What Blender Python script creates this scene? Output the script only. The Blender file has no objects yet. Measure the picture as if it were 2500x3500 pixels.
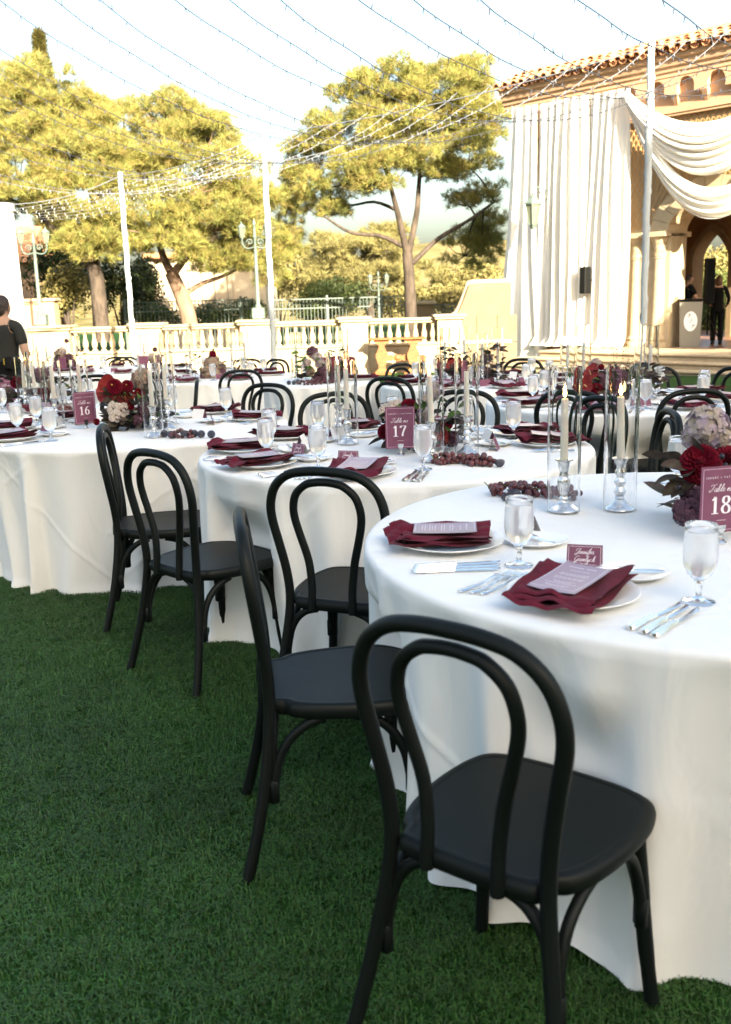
import bpy, math, random
import numpy as np
from mathutils import Vector, Matrix

R = math.radians
random.seed(7)
SC = bpy.context.scene
COL = SC.collection

# ------------------------------------------------------------------ camera
PITCH, ROLL, CAMH, FPX = R(12.2125), R(1.6746), 1.426, 3400.0
_fw = Vector((0, math.cos(PITCH), -math.sin(PITCH)))
_up = Vector((0, math.sin(PITCH), math.cos(PITCH)))
_rt = Vector((1, 0, 0))
_r2 = _rt * math.cos(ROLL) - _up * math.sin(ROLL)
_u2 = _rt * math.sin(ROLL) + _up * math.cos(ROLL)
cam = bpy.data.cameras.new('camera')
cam.sensor_fit = 'AUTO'
cam.sensor_width = 36
cam.lens = FPX / 3500 * 36
cam.clip_start, cam.clip_end = 0.05, 2000
cam.dof.use_dof = True
cam.dof.focus_distance = 4.2
cam.dof.aperture_fstop = 5.0
co = bpy.data.objects.new('camera', cam)
COL.objects.link(co)
co.matrix_world = Matrix(((_r2.x, _u2.x, -_fw.x, 0), (_r2.y, _u2.y, -_fw.y, 0), (_r2.z, _u2.z, -_fw.z, CAMH), (0, 0, 0, 1)))
SC.camera = co
SC.render.resolution_x, SC.render.resolution_y = 731, 1024

# ------------------------------------------------------------------ sky and sun
SUN_EL, SUN_AZ = R(21), R(21.5)          # sun stands behind the camera, to its right
world = bpy.data.worlds.new('World')
SC.world = world
world.use_nodes = True
wn = world.node_tree
bg = wn.nodes['Background']
sky = wn.nodes.new('ShaderNodeTexSky')
sky.sky_type = 'NISHITA'
sky.sun_disc = False
sky.sun_elevation = SUN_EL
sky.sun_rotation = math.pi - SUN_AZ
sky.air_density, sky.dust_density, sky.ozone_density = 1.0, 5.2, 1.0
wn.links.new(sky.outputs[0], bg.inputs[0])
bg.inputs[1].default_value = 0.10
sd = Vector((math.sin(SUN_AZ) * math.cos(SUN_EL), -math.cos(SUN_AZ) * math.cos(SUN_EL), math.sin(SUN_EL)))
sun = bpy.data.lights.new('sun', 'SUN')
sun.energy = 5.0
sun.angle = R(0.53)
sun.color = (1.0, 0.90, 0.72)
so = bpy.data.objects.new('sun', sun)
COL.objects.link(so)
so.rotation_euler = sd.to_track_quat('Z', 'Y').to_euler()
so.location = (10, -20, 30)
vs = SC.view_settings
vs.view_transform, vs.look, vs.exposure, vs.gamma = 'Standard', 'None', 2.5, 1.0
vs.use_white_balance = True
vs.white_balance_temperature = 6850
vs.white_balance_tint = 5
SC.render.engine = 'CYCLES'
SC.cycles.use_denoising = True
SC.cycles.max_bounces = 10
SC.cycles.transmission_bounces = 10
SC.cycles.transparent_max_bounces = 12
SC.cycles.sample_clamp_indirect = 6.0


def P(px, py, Y):
    """point at distance Y in front of the camera on the line of sight of a photograph pixel"""
    d = _fw * FPX + _r2 * (px - 1250) + _u2 * (1750 - py)
    return Vector((0, 0, CAMH)) + d * (Y / d.y)


def gz(y):
    """lawn falls gently away from the camera"""
    return -0.025 * min(max(0.0, y - 5.0), 21.0)


# ------------------------------------------------------------------ materials
MATS = {}


def M(name, col=(.5, .5, .5), rough=.5, metal=0, var=0, vscale=6, bump=0, bscale=60, trans=0, ior=1.45, sheen=0, sss=0,
      spec=.5, transl=0, rnd=0, col2=None, emit=0, aniso_noise=(1, 1, 1), thresh=None):
    if name in MATS:
        return MATS[name]
    m = bpy.data.materials.new(name)
    m.use_nodes = True
    nt = m.node_tree
    b = nt.nodes['Principled BSDF']
    b.inputs['Roughness'].default_value = rough
    b.inputs['Metallic'].default_value = metal
    b.inputs['IOR'].default_value = ior
    b.inputs['Transmission Weight'].default_value = trans
    b.inputs['Specular IOR Level'].default_value = spec
    if sheen:
        b.inputs['Sheen Weight'].default_value = sheen
    if sss:
        b.inputs['Subsurface Weight'].default_value = sss
        b.inputs['Subsurface Scale'].default_value = 0.01
    c4 = (*col, 1)
    tc = nt.nodes.new('ShaderNodeTexCoord')
    mp = nt.nodes.new('ShaderNodeMapping')
    mp.inputs['Scale'].default_value = aniso_noise
    nt.links.new(tc.outputs['Object'], mp.inputs[0])
    last = None
    if var or col2:
        n = nt.nodes.new('ShaderNodeTexNoise')
        n.inputs['Scale'].default_value = vscale
        n.inputs['Detail'].default_value = 5
        nt.links.new(mp.outputs[0], n.inputs['Vector'])
        rp = nt.nodes.new('ShaderNodeValToRGB')
        lo, hi = thresh or (.32, .68)
        rp.color_ramp.elements[0].position, rp.color_ramp.elements[1].position = lo, hi
        a = tuple(x * (1 - var) for x in col)
        z = col2 or tuple(min(1, x * (1 + var)) for x in col)
        rp.color_ramp.elements[0].color, rp.color_ramp.elements[1].color = (*a, 1), (*z, 1)
        nt.links.new(n.outputs[0], rp.inputs[0])
        last = rp.outputs[0]
    if rnd:
        oi = nt.nodes.new('ShaderNodeObjectInfo')
        hs = nt.nodes.new('ShaderNodeHueSaturation')
        mr = nt.nodes.new('ShaderNodeMapRange')
        mr.inputs['To Min'].default_value, mr.inputs['To Max'].default_value = 1 - rnd, 1 + rnd
        nt.links.new(oi.outputs['Random'], mr.inputs[0])
        nt.links.new(mr.outputs[0], hs.inputs['Value'])
        if last:
            nt.links.new(last, hs.inputs['Color'])
        else:
            hs.inputs['Color'].default_value = c4
        last = hs.outputs[0]
    if last:
        nt.links.new(last, b.inputs['Base Color'])
    else:
        b.inputs['Base Color'].default_value = c4
    if bump:
        n2 = nt.nodes.new('ShaderNodeTexNoise')
        n2.inputs['Scale'].default_value = bscale
        n2.inputs['Detail'].default_value = 4
        nt.links.new(mp.outputs[0], n2.inputs['Vector'])
        bp = nt.nodes.new('ShaderNodeBump')
        bp.inputs['Strength'].default_value = bump
        bp.inputs['Distance'].default_value = .01
        nt.links.new(n2.outputs[0], bp.inputs['Height'])
        nt.links.new(bp.outputs[0], b.inputs['Normal'])
    if emit:
        b.inputs['Emission Color'].default_value = c4
        b.inputs['Emission Strength'].default_value = emit
    if transl:
        tr = nt.nodes.new('ShaderNodeBsdfTranslucent')
        if last:
            nt.links.new(last, tr.inputs[0])
        else:
            tr.inputs[0].default_value = c4
        mx = nt.nodes.new('ShaderNodeMixShader')
        mx.inputs[0].default_value = transl
        nt.links.new(b.outputs[0], mx.inputs[1])
        nt.links.new(tr.outputs[0], mx.inputs[2])
        nt.links.new(mx.outputs[0], nt.nodes['Material Output'].inputs[0])
    MATS[name] = m
    return m


def attr_mat(name, attr='tint', rough=.6, transl=.25, spec=.3, patchy=0):
    """colour comes from a per-leaf colour attribute"""
    m = bpy.data.materials.new(name)
    m.use_nodes = True
    nt = m.node_tree
    b = nt.nodes['Principled BSDF']
    b.inputs['Roughness'].default_value = rough
    b.inputs['Specular IOR Level'].default_value = spec
    a = nt.nodes.new('ShaderNodeAttribute')
    a.attribute_name = attr
    out = a.outputs['Color']
    if patchy:
        ge = nt.nodes.new('ShaderNodeNewGeometry')
        nz = nt.nodes.new('ShaderNodeTexNoise')
        nz.inputs['Scale'].default_value = 1.7
        nz.inputs['Detail'].default_value = 6
        mr = nt.nodes.new('ShaderNodeMapRange')
        mr.inputs['From Min'].default_value, mr.inputs['From Max'].default_value = .3, .7
        mr.inputs['To Min'].default_value, mr.inputs['To Max'].default_value = 1 - patchy, 1 + patchy
        hs = nt.nodes.new('ShaderNodeHueSaturation')
        nt.links.new(ge.outputs['Position'], nz.inputs['Vector'])
        nt.links.new(nz.outputs[0], mr.inputs[0])
        nt.links.new(mr.outputs[0], hs.inputs['Value'])
        nt.links.new(out, hs.inputs['Color'])
        out = hs.outputs[0]
    nt.links.new(out, b.inputs['Base Color'])
    if transl:
        tr = nt.nodes.new('ShaderNodeBsdfTranslucent')
        nt.links.new(out, tr.inputs[0])
        mx = nt.nodes.new('ShaderNodeMixShader')
        mx.inputs[0].default_value = transl
        nt.links.new(b.outputs[0], mx.inputs[1])
        nt.links.new(tr.outputs[0], mx.inputs[2])
        nt.links.new(mx.outputs[0], nt.nodes['Material Output'].inputs[0])
    return m


M_resin = M('black_resin', (.0048, .0070, .0062), .48, spec=.22, bump=.02, bscale=300)
M_cloth = M('white_cotton', (.80, .80, .785), .95, sheen=.15, spec=.1, bump=.07, bscale=420)
def extra_bump(m, scale, strength, dist, stretch=(1, 1, 1)):
    nt = m.node_tree
    b = nt.nodes['Principled BSDF']
    old = b.inputs['Normal'].links[0].from_socket if b.inputs['Normal'].links else None
    tc = nt.nodes.new('ShaderNodeTexCoord')
    mp = nt.nodes.new('ShaderNodeMapping')
    mp.inputs['Scale'].default_value = stretch
    n = nt.nodes.new('ShaderNodeTexNoise')
    n.inputs['Scale'].default_value = scale
    n.inputs['Detail'].default_value = 3
    n.inputs['Distortion'].default_value = 1.2
    bp = nt.nodes.new('ShaderNodeBump')
    bp.inputs['Strength'].default_value = strength
    bp.inputs['Distance'].default_value = dist
    nt.links.new(tc.outputs['Object'], mp.inputs[0])
    nt.links.new(mp.outputs[0], n.inputs['Vector'])
    nt.links.new(n.outputs[0], bp.inputs['Height'])
    if old:
        nt.links.new(old, bp.inputs['Normal'])
    nt.links.new(bp.outputs[0], b.inputs['Normal'])


extra_bump(M_cloth, 5.0, .20, .05, (1, 1, .45))
M_drape = M('ivory_drape', (.80, .775, .735), .9, spec=.1, transl=.22, bump=.05, bscale=90)
M_nap = M('burgundy_linen', (.105, .008, .020), .9, sheen=.05, spec=.1, var=.15, vscale=60, bump=.12, bscale=500)
M_china = M('white_china', (.83, .82, .80), .12, spec=.55)
M_silver = M('polished_silver', (.80, .79, .77), .17, metal=1, bump=.03, bscale=40)
M_pewter = M('antique_silver', (.74, .735, .72), .20, metal=1, var=.25, vscale=60, bump=.12, bscale=120)
M_glass = M('clear_glass', (1, 1, 1), 0.0, trans=1, ior=1.45)
M_ice = M('iced_water', (.97, .97, .97), .12, trans=.80, transl=.10, ior=1.33, bump=.16, bscale=70)
M_goblet = M('frosted_goblet', (1, 1, 1), .02, trans=1, ior=1.45)
M_candle = M('ivory_wax', (.80, .76, .66), .45, sss=.3)
M_flame = M('candle_flame', (1, .62, .25), emit=9)
M_wick = M('burnt_wick', (.02, .015, .01), .9)
M_card = M('plum_card', (.175, .062, .105), .62, var=.1, vscale=40, spec=.3)
M_vellum = M('mauve_vellum', (.33, .235, .285), .30, spec=.6)
M_print = M('pale_print', (.82, .76, .80), .7)
M_cardback = M('white_card', (.78, .76, .74), .8)
M_grape = M('red_grape', (.085, .018, .020), .28, var=.35, vscale=30, col2=(.16, .055, .06), rnd=.45, sss=.08)
M_fig = M('purple_fig', (.030, .025, .042), .45, var=.3, vscale=40, col2=(.06, .065, .085))
M_figin = M('fig_flesh', (.42, .13, .085), .5, var=.4, vscale=220)
M_stem = M('green_stem', (.10, .13, .035), .6)
M_leafg = M('fresh_leaf', (.085, .15, .028), .55, spec=.2, var=.25, vscale=30, transl=.2, rnd=.35)
M_leafd = M('burgundy_leaf', (.055, .020, .024), .6, spec=.15, var=.35, vscale=40, col2=(.075, .07, .045), rnd=.4, transl=.1)
M_leafo = M('olive_leaf', (.07, .085, .040), .6, spec=.15, var=.3, vscale=30, col2=(.10, .06, .06), rnd=.3, transl=.12)
M_dahlia = M('crimson_petal', (.125, .003, .013), .65, var=.45, vscale=60, spec=.15)
M_dahlc = M('yellow_eye', (.45, .22, .03), .8)
M_red = M('red_spathe', (.19, .011, .009), .35, spec=.3, var=.3, vscale=50, bump=.6, bscale=55)
M_hyd = M('antique_hydrangea', (.50, .42, .31), .75, var=.15, vscale=25, col2=(.44, .34, .46), transl=.2)
M_hydd = M('dark_hydrangea', (.085, .028, .045), .75, var=.3, vscale=25, col2=(.16, .07, .10), transl=.1)
M_hydc = M('cream_hydrangea', (.42, .34, .23), .75, var=.2, vscale=20, col2=(.32, .20, .17), transl=.2)
M_speck = M('speckled_orchid', (.48, .42, .34), .6, var=.0, vscale=260, col2=(.15, .05, .06), thresh=(.52, .58))
M_berry = M('black_berry', (.012, .010, .016), .3)
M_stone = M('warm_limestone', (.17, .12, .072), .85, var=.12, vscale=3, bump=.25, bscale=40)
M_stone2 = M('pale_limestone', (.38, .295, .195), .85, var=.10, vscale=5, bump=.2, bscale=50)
M_plaster = M('peach_plaster', (.46, .28, .17), .9, var=.08, vscale=2, bump=.12, bscale=60)
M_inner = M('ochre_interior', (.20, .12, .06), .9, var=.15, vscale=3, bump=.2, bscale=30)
M_tile = M('terracotta_tile', (.42, .20, .10), .85, var=.3, vscale=9, rnd=.25, bump=.2, bscale=30)
M_lattice = M('ochre_lattice', (.42, .25, .11), .85)
M_wood = M('oiled_wood', (.20, .075, .020), .45, var=.35, vscale=5, aniso_noise=(1, 1, 9), bump=.1, bscale=40)
M_patina = M('verdigris_metal', (.105, .135, .12), .6, var=.2, vscale=12, bump=.1)
M_lampglass = M('frosted_lantern_glass', (.22, .23, .16), .35, transl=.3)
M_iron = M('grey_green_iron', (.10, .125, .115), .55)
M_pole = M('white_wrapped_pole', (.42, .45, .47), .85, bump=.4, bscale=18, aniso_noise=(1, 1, 3))
M_wire = M('grey_light_wire', (.19, .20, .23), .6)
M_bulb = M('shaded_mini_bulb', (.26, .27, .32), .3, spec=.6)  # shade on the overhead strings is put into this grey-blue
M_bulbw = M('sunlit_mini_bulb', (.60, .58, .54), .3, spec=.6)  # same bulb, with the sunlight on the left bunch put into its colour
M_bark = M('pine_bark', (.060, .044, .034), .95, var=.5, vscale=9, aniso_noise=(1, 1, .35), bump=.9, bscale=14)
M_barkp = M('peeling_bark', (.20, .125, .085), .95, var=.4, vscale=5, aniso_noise=(1, 1, .4), bump=.8, bscale=12)
M_black = M('black_fabric', (.007, .007, .007), .9, spec=.1, bump=.2, bscale=30)
M_dark = M('black_plastic', (.006, .006, .006), .6, spec=.2)
M_skin = M('skin', (.42, .25, .17), .55, sss=.1)
M_hair = M('dark_brown_hair', (.025, .014, .009), .5, bump=.5, bscale=90, aniso_noise=(4, 4, .4))
M_hair2 = M('auburn_hair', (.09, .035, .015), .5, bump=.5, bscale=90, aniso_noise=(4, 4, .4))
M_podium = M('taupe_podium', (.22, .20, .165), .6, var=.08, vscale=60, aniso_noise=(1, 1, 12))
M_white = M('white_board', (.82, .82, .82), .6)
M_wallb = M('beige_building', (.42, .34, .25), .9, var=.15, vscale=1.2, bump=.1, bscale=20)
M_throw = M('maroon_velvet', (.14, .012, .02), .85, sheen=.4, bump=.1, bscale=80)
M_yel = M('yellow_tag', (.7, .5, .05), .6)


# ------------------------------------------------------------------ geometry helpers
class G:
    def __init__(s):
        s.v, s.f = [], []

    def add(s, v, f):
        o = len(s.v)
        s.v += [tuple(p) for p in v]
        s.f += [tuple(i + o for i in q) for q in f]
        return s

    def box(s, x0, x1, y0, y1, z0, z1, M4=None):
        v = [Vector(p) for p in ((x0, y0, z0), (x1, y0, z0), (x1, y1, z0), (x0, y1, z0), (x0, y0, z1), (x1, y0, z1), (x1, y1, z1), (x0, y1, z1))]
        if M4:
            v = [M4 @ p for p in v]
        return s.add(v, [(0, 3, 2, 1), (4, 5, 6, 7), (0, 1, 5, 4), (1, 2, 6, 5), (2, 3, 7, 6), (3, 0, 4, 7)])

    def cbox(s, x0, x1, y0, y1, z0, z1, c=.01):
        """box with chamfered edges"""
        pr = [(c, 0), (0, c), (0, 1), (c, 2)]
        rings = []
        for inset, z in ((c, z0), (0, z0 + c), (0, z1 - c), (c, z1)):
            a, b, e, d = x0 + inset, x1 - inset, y0 + inset, y1 - inset
            rings.append([(a + c, e, z), (b - c, e, z), (b, e + c, z), (b, d - c, z), (b - c, d, z), (a + c, d, z), (a, d - c, z), (a, e + c, z)])
        v = [p for r in rings for p in r]
        f = [tuple(range(7, -1, -1)), tuple(range(24, 32))]
        for k in range(3):
            for i in range(8):
                j = (i + 1) % 8
                f.append((k * 8 + i, k * 8 + j, k * 8 + 8 + j, k * 8 + 8 + i))
        return s.add(v, f)

    def tube(s, pts, rad, seg=8, cap=True):
        pts = [Vector(p) for p in pts]
        n = len(pts)
        rs = rad if isinstance(rad, (list, tuple)) else [rad] * n
        v, f = [], []
        t0 = (pts[1] - pts[0]).normalized()
        ref = Vector((0, 0, 1)) if abs(t0.z) < .9 else Vector((1, 0, 0))
        nrm = t0.cross(ref).normalized()
        for i in range(n):
            t = (pts[min(i + 1, n - 1)] - pts[max(i - 1, 0)]).normalized()
            nrm = (nrm - t * nrm.dot(t)).normalized()
            bn = t.cross(nrm)
            for k in range(seg):
                a = 2 * math.pi * k / seg
                v.append(pts[i] + (nrm * math.cos(a) + bn * math.sin(a)) * rs[i])
        for i in range(n - 1):
            for k in range(seg):
                j = (k + 1) % seg
                f.append((i * seg + k, i * seg + j, (i + 1) * seg + j, (i + 1) * seg + k))
        if cap:
            f.append(tuple(range(seg - 1, -1, -1)))
            f.append(tuple((n - 1) * seg + k for k in range(seg)))
        return s.add(v, f)

    def lathe(s, prof, seg=20, off=(0, 0, 0), close=False):
        v, f = [], []
        n = len(prof)
        for r, z in prof:
            for k in range(seg):
                a = 2 * math.pi * k / seg
                v.append((off[0] + r * math.cos(a), off[1] + r * math.sin(a), off[2] + z))
        for i in range(n - 1 + (1 if close else 0)):
            i2 = (i + 1) % n
            for k in range(seg):
                j = (k + 1) % seg
                f.append((i * seg + k, i * seg + j, i2 * seg + j, i2 * seg + k))
        if not close:
            if prof[0][0] > 1e-6:
                f.append(tuple(range(seg - 1, -1, -1)))
            if prof[-1][0] > 1e-6:
                f.append(tuple((n - 1) * seg + k for k in range(seg)))
        return s.add(v, f)

    def prism(s, out, z0, z1):
        n = len(out)
        v = [(x, y, z0) for x, y in out] + [(x, y, z1) for x, y in out]
        f = [tuple(range(n - 1, -1, -1)), tuple(range(n, 2 * n))] + [(i, (i + 1) % n, n + (i + 1) % n, n + i) for i in range(n)]
        return s.add(v, f)

    def grid(s, nu, nv, fn, wrap=False):
        v = [fn(i / (nu if wrap else nu - 1), j / (nv - 1)) for i in range(nu) for j in range(nv)]
        f = []
        for i in range(nu if wrap else nu - 1):
            i2 = (i + 1) % nu
            for j in range(nv - 1):
                f.append((i * nv + j, i2 * nv + j, i2 * nv + j + 1, i * nv + j + 1))
        return s.add(v, f)

    def ball(s, c, r, seg=8, ring=6, sq=(1, 1, 1)):
        v = [(c[0], c[1], c[2] - r * sq[2])]
        f = []
        for i in range(1, ring):
            a = -math.pi / 2 + math.pi * i / ring
            for k in range(seg):
                b = 2 * math.pi * k / seg
                v.append((c[0] + r * sq[0] * math.cos(a) * math.cos(b), c[1] + r * sq[1] * math.cos(a) * math.sin(b), c[2] + r * sq[2] * math.sin(a)))
        v.append((c[0], c[1], c[2] + r * sq[2]))
        for k in range(seg):
            f.append((0, 1 + (k + 1) % seg, 1 + k))
            for i in range(ring - 2):
                f.append((1 + i * seg + k, 1 + i * seg + (k + 1) % seg, 1 + (i + 1) * seg + (k + 1) % seg, 1 + (i + 1) * seg + k))
            f.append((len(v) - 1, 1 + (ring - 2) * seg + k, 1 + (ring - 2) * seg + (k + 1) % seg))
        return s.add(v, f)

    def mesh(s, name, mat=None, smooth=35):
        me = bpy.data.meshes.new(name)
        me.from_pydata(s.v, [], s.f)
        if mat:
            me.materials.append(mat)
        if smooth:
            me.polygons.foreach_set('use_smooth', [True] * len(me.polygons))
            if smooth < 180:
                me.set_sharp_from_angle(angle=R(smooth))
        me.update()
        return me


def obj(name, me, parent=None, loc=(0, 0, 0), rot=(0, 0, 0), scale=None, label=None, cat=None, group=None, kind=None):
    o = bpy.data.objects.new(name, me)
    COL.objects.link(o)
    o.location = loc
    o.rotation_euler = rot
    if scale is not None:
        o.scale = (scale,) * 3 if isinstance(scale, (int, float)) else scale
    if parent:
        o.parent = parent
    if label:
        o['label'] = label
    if cat:
        o['category'] = cat
    if group:
        o['group'] = group
    if kind:
        o['kind'] = kind
    return o


def thing(name, label, cat, loc=(0, 0, 0), rz=0, group=None):
    return obj(name, None, None, loc, (0, 0, rz), label=label, cat=cat, group=group)


def fast_mesh(name, V, k, mat, tint=None):
    """V: (n*k,3) float array of separate k-gons"""
    V = np.ascontiguousarray(V, dtype=np.float32).reshape(-1, 3)
    n = len(V)
    nf = n // k
    me = bpy.data.meshes.new(name)
    me.vertices.add(n)
    me.vertices.foreach_set('co', V.ravel())
    me.loops.add(n)
    me.loops.foreach_set('vertex_index', np.arange(n, dtype=np.int32))
    me.polygons.add(nf)
    me.polygons.foreach_set('loop_start', np.arange(0, n, k, dtype=np.int32))
    if tint is not None:
        at = me.attributes.new('tint', 'FLOAT_COLOR', 'POINT')
        c = np.ones((n, 4), np.float32)
        c[:, :3] = np.repeat(tint, k, axis=0)
        at.data.foreach_set('color', c.ravel())
    me.materials.append(mat)
    me.update(calc_edges=True)
    return me


def catmull(pts, n=6, closed=False):
    pts = [Vector(p) for p in pts]
    out = []
    m = len(pts)
    for i in range(m if closed else m - 1):
        if closed:
            p0, p1, p2, p3 = pts[(i - 1) % m], pts[i], pts[(i + 1) % m], pts[(i + 2) % m]
        else:
            p0, p1, p2, p3 = pts[max(i - 1, 0)], pts[i], pts[i + 1], pts[min(i + 2, m - 1)]
        for k in range(n):
            t = k / n
            out.append(.5 * ((2 * p1) + (p2 - p0) * t + (2 * p0 - 5 * p1 + 4 * p2 - p3) * t * t + (3 * p1 - p0 - 3 * p2 + p3) * t ** 3))
    if not closed:
        out.append(pts[-1])
    return out


# ------------------------------------------------------------------ ground
def ground_fn(x, y):
    z = gz(y)
    if y > 70:
        z += min(1, (y - 70) / 70) ** 1.5 * (5.5 + 2.5 * math.sin(x * .035 + 1) + 1.5 * math.sin(x * .11)) + max(0, x - 10) * .02 * min(1, (y - 70) / 40)
    return z


M_lawn = M('green_lawn', (.016, .052, .010), .95, var=.35, vscale=1.3, spec=.1, bump=.6, bscale=90)
M_hillm = M('dry_hillside', (.15, .14, .05), .95, var=.35, vscale=.35, col2=(.26, .20, .10), spec=.05)
ys = list(np.concatenate([np.linspace(-40, 0, 6), np.linspace(1, 28, 55), np.linspace(29, 69, 20)]))
xs = list(np.concatenate([np.linspace(-120, -12, 14), np.linspace(-10, 12, 45), np.linspace(14, 140, 14)]))
g = G()
g.grid(len(xs), len(ys), lambda a, b: (xs[round(a * (len(xs) - 1))], ys[round(b * (len(ys) - 1))], ground_fn(xs[round(a * (len(xs) - 1))], ys[round(b * (len(ys) - 1))])))
obj('lawn', g.mesh('lawn', M_lawn, 180), kind='structure')
ys2 = list(np.linspace(69, 400, 40))
xs2 = list(np.linspace(-400, 400, 90))
g = G()
g.grid(len(xs2), len(ys2), lambda a, b: (xs2[round(a * 89)], ys2[round(b * 39)], ground_fn(xs2[round(a * 89)], ys2[round(b * 39)])))
obj('hills', g.mesh('hills', M_hillm, 180), kind='structure')

# turf blades: instanced patches over the part of the lawn near the camera
rng = np.random.default_rng(3)
M_blade = attr_mat('turf_blade', rough=.5, transl=.15, spec=.35, patchy=.3)


def blade_patch(seed, size=.22, n=1150, yellow=False):
    r = np.random.default_rng(seed)
    b = np.c_[r.uniform(-size / 2, size / 2, (n, 2)), np.zeros(n)]
    a = r.uniform(0, 2 * np.pi, n)
    L = r.uniform(.010, .024, n)
    w = r.uniform(.0009, .0016, n)
    lean = r.uniform(.25, 1.15, n)
    d = np.c_[np.cos(a), np.sin(a), np.zeros(n)]
    s = np.c_[-np.sin(a), np.cos(a), np.zeros(n)] * w[:, None]
    mid = b + d * (L * lean * .35)[:, None] + np.array([0, 0, 1]) * (L * .62)[:, None]
    tip = b + d * (L * lean)[:, None] + np.array([0, 0, 1]) * (L * (1.05 - .45 * lean))[:, None]
    q = np.stack([b - s, b + s, mid + s * .9, mid - s * .9], 1)
    t = np.stack([mid - s * .9, mid + s * .9, tip + s * .3, tip - s * .3], 1)
    V = np.stack([q, t], 1).reshape(-1, 3)
    base = np.array([.030, .082, .015]) if not yellow else np.array([.16, .16, .02])
    tn = base * r.uniform(.55, 1.55, (n, 1)) * (1 + r.normal(0, .10, (n, 3)))
    pale = r.random(n) < .12
    tn[pale] = np.array([.045, .09, .028]) * r.uniform(.7, 1.2, (pale.sum(), 1))
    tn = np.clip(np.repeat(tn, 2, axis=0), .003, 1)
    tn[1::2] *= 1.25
    return fast_mesh('turf_patch', V, 4, M_blade, tn)


def scatter(name, pts, patches, label, cat):
    me = bpy.data.meshes.new(name)
    me.from_pydata(pts, [], [])
    o = obj(name, me, label=label, cat=cat, kind='stuff')
    ng = bpy.data.node_groups.new(name, 'GeometryNodeTree')
    ng.interface.new_socket('Geometry', in_out='INPUT', socket_type='NodeSocketGeometry')
    ng.interface.new_socket('Geometry', in_out='OUTPUT', socket_type='NodeSocketGeometry')
    N = ng.nodes
    gi, go = N.new('NodeGroupInput'), N.new('NodeGroupOutput')
    ip, jn, rv = N.new('GeometryNodeInstanceOnPoints'), N.new('GeometryNodeJoinGeometry'), N.new('FunctionNodeRandomValue')
    rv.data_type = 'FLOAT_VECTOR'
    rv.inputs[0].default_value = (0, 0, 0)
    rv.inputs[1].default_value = (0, 0, 6.283)
    for pm in patches:
        oi = N.new('GeometryNodeObjectInfo')
        oi.inputs[0].default_value = bpy.data.objects.new(name + '_tuft', pm)
        oi.inputs['As Instance'].default_value = True
        ng.links.new(oi.outputs['Geometry'], jn.inputs[0])
    ng.links.new(gi.outputs[0], ip.inputs['Points'])
    ng.links.new(jn.outputs[0], ip.inputs['Instance'])
    ip.inputs['Pick Instance'].default_value = True
    ng.links.new(rv.outputs[0], ip.inputs['Rotation'])
    ng.links.new(ip.outputs[0], go.inputs[0])
    md = o.modifiers.new('blades', 'NODES')
    md.node_group = ng
    return o


pp = [[], [], []]
y = .2
while y < 10.5:
    x = -(.40 * y + 2.2)
    while x < .40 * y + 2.2:
        pp[random.randrange(3)].append((x + random.uniform(-.03, .03), y + random.uniform(-.03, .03), gz(y)))
        x += .155
    y += .155
allp = pp[0] + pp[1] + pp[2]
random.shuffle(allp)
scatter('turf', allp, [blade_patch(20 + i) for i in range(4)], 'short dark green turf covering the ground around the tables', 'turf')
seam = []
for i in range(90):
    yy = 1.10 + i * .006
    seam.append((-.34 - .02 * (yy - 1.1) + random.uniform(-.006, .006), yy, .004))
scatter('turf_seam', seam, [blade_patch(77, .02, 9, True)], 'faint yellow seam line in the turf at lower left', 'turf seam')

# ------------------------------------------------------------------ unseen building added behind the camera to shade the tables
ht = thing('shade_building', 'long unseen cream building added behind the lawn to shade the tables', 'building', (0, 0, 0))
SLOPE = math.tan(SUN_EL) / math.cos(SUN_AZ)
YB, YS = -34.0, 23.6
HB = (YS - YB) * SLOPE + gz(YS)
g = G()
g.box(-14, 50, YB - 14, YB, -1, HB - .6)
obj('wall', g.mesh('shade_building_wall', M_plaster, 0), ht)
g = G()
g.box(-14.6, 50.6, YB - 14.6, YB + .0, HB - .6, HB)
obj('roof', g.mesh('shade_building_roof', M_tile, 0), ht)
g = G()
g.box(-.6, .6, -.06, .1, 0, 1.9)
wme = g.mesh('shade_building_window', M_dark, 0)
for k in range(5):
    for j in range(14):
        obj('window', wme, ht, (-10 + j * 4.4, YB, 2 + k * 3.6))

# ------------------------------------------------------------------ balustrade and terrace walls
BY = 26.0


def stone_blocks(parent, x0, x1, y0, y1, z0, z1, rows, nper, name='stone_block', mat=M_stone2):
    """course of ashlar blocks, joints recessed"""
    gx = .006
    for r_ in range(rows):
        za, zb = z0 + (z1 - z0) * r_ / rows, z0 + (z1 - z0) * (r_ + 1) / rows
        w = (x1 - x0) / nper
        edges = [x0] + [x0 + w * (i + (.5 if r_ % 2 else 0)) for i in range(0 if r_ % 2 else 1, nper)] + [x1]
        edges = sorted(set(edges))
        for a, b in zip(edges[:-1], edges[1:]):
            g = G().cbox(a + gx, b - gx, y0, y1, za + gx, zb - gx, .008)
            obj(name, g.mesh(name, mat, 30), parent)


bal = thing('balustrade', 'pale limestone balustrade with turned balusters at the end of the lawn', 'balustrade')


def bx(px):
    return P(px, 1100, BY).x


def bprof():
    return [(.055, 0), (.075, .0), (.075, .035), (.05, .05), (.042, .065), (.062, .11), (.076, .17), (.070, .23), (.045, .33), (.036, .40), (.046, .425), (.046, .44), (.070, .455), (.070, .49)]


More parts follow.
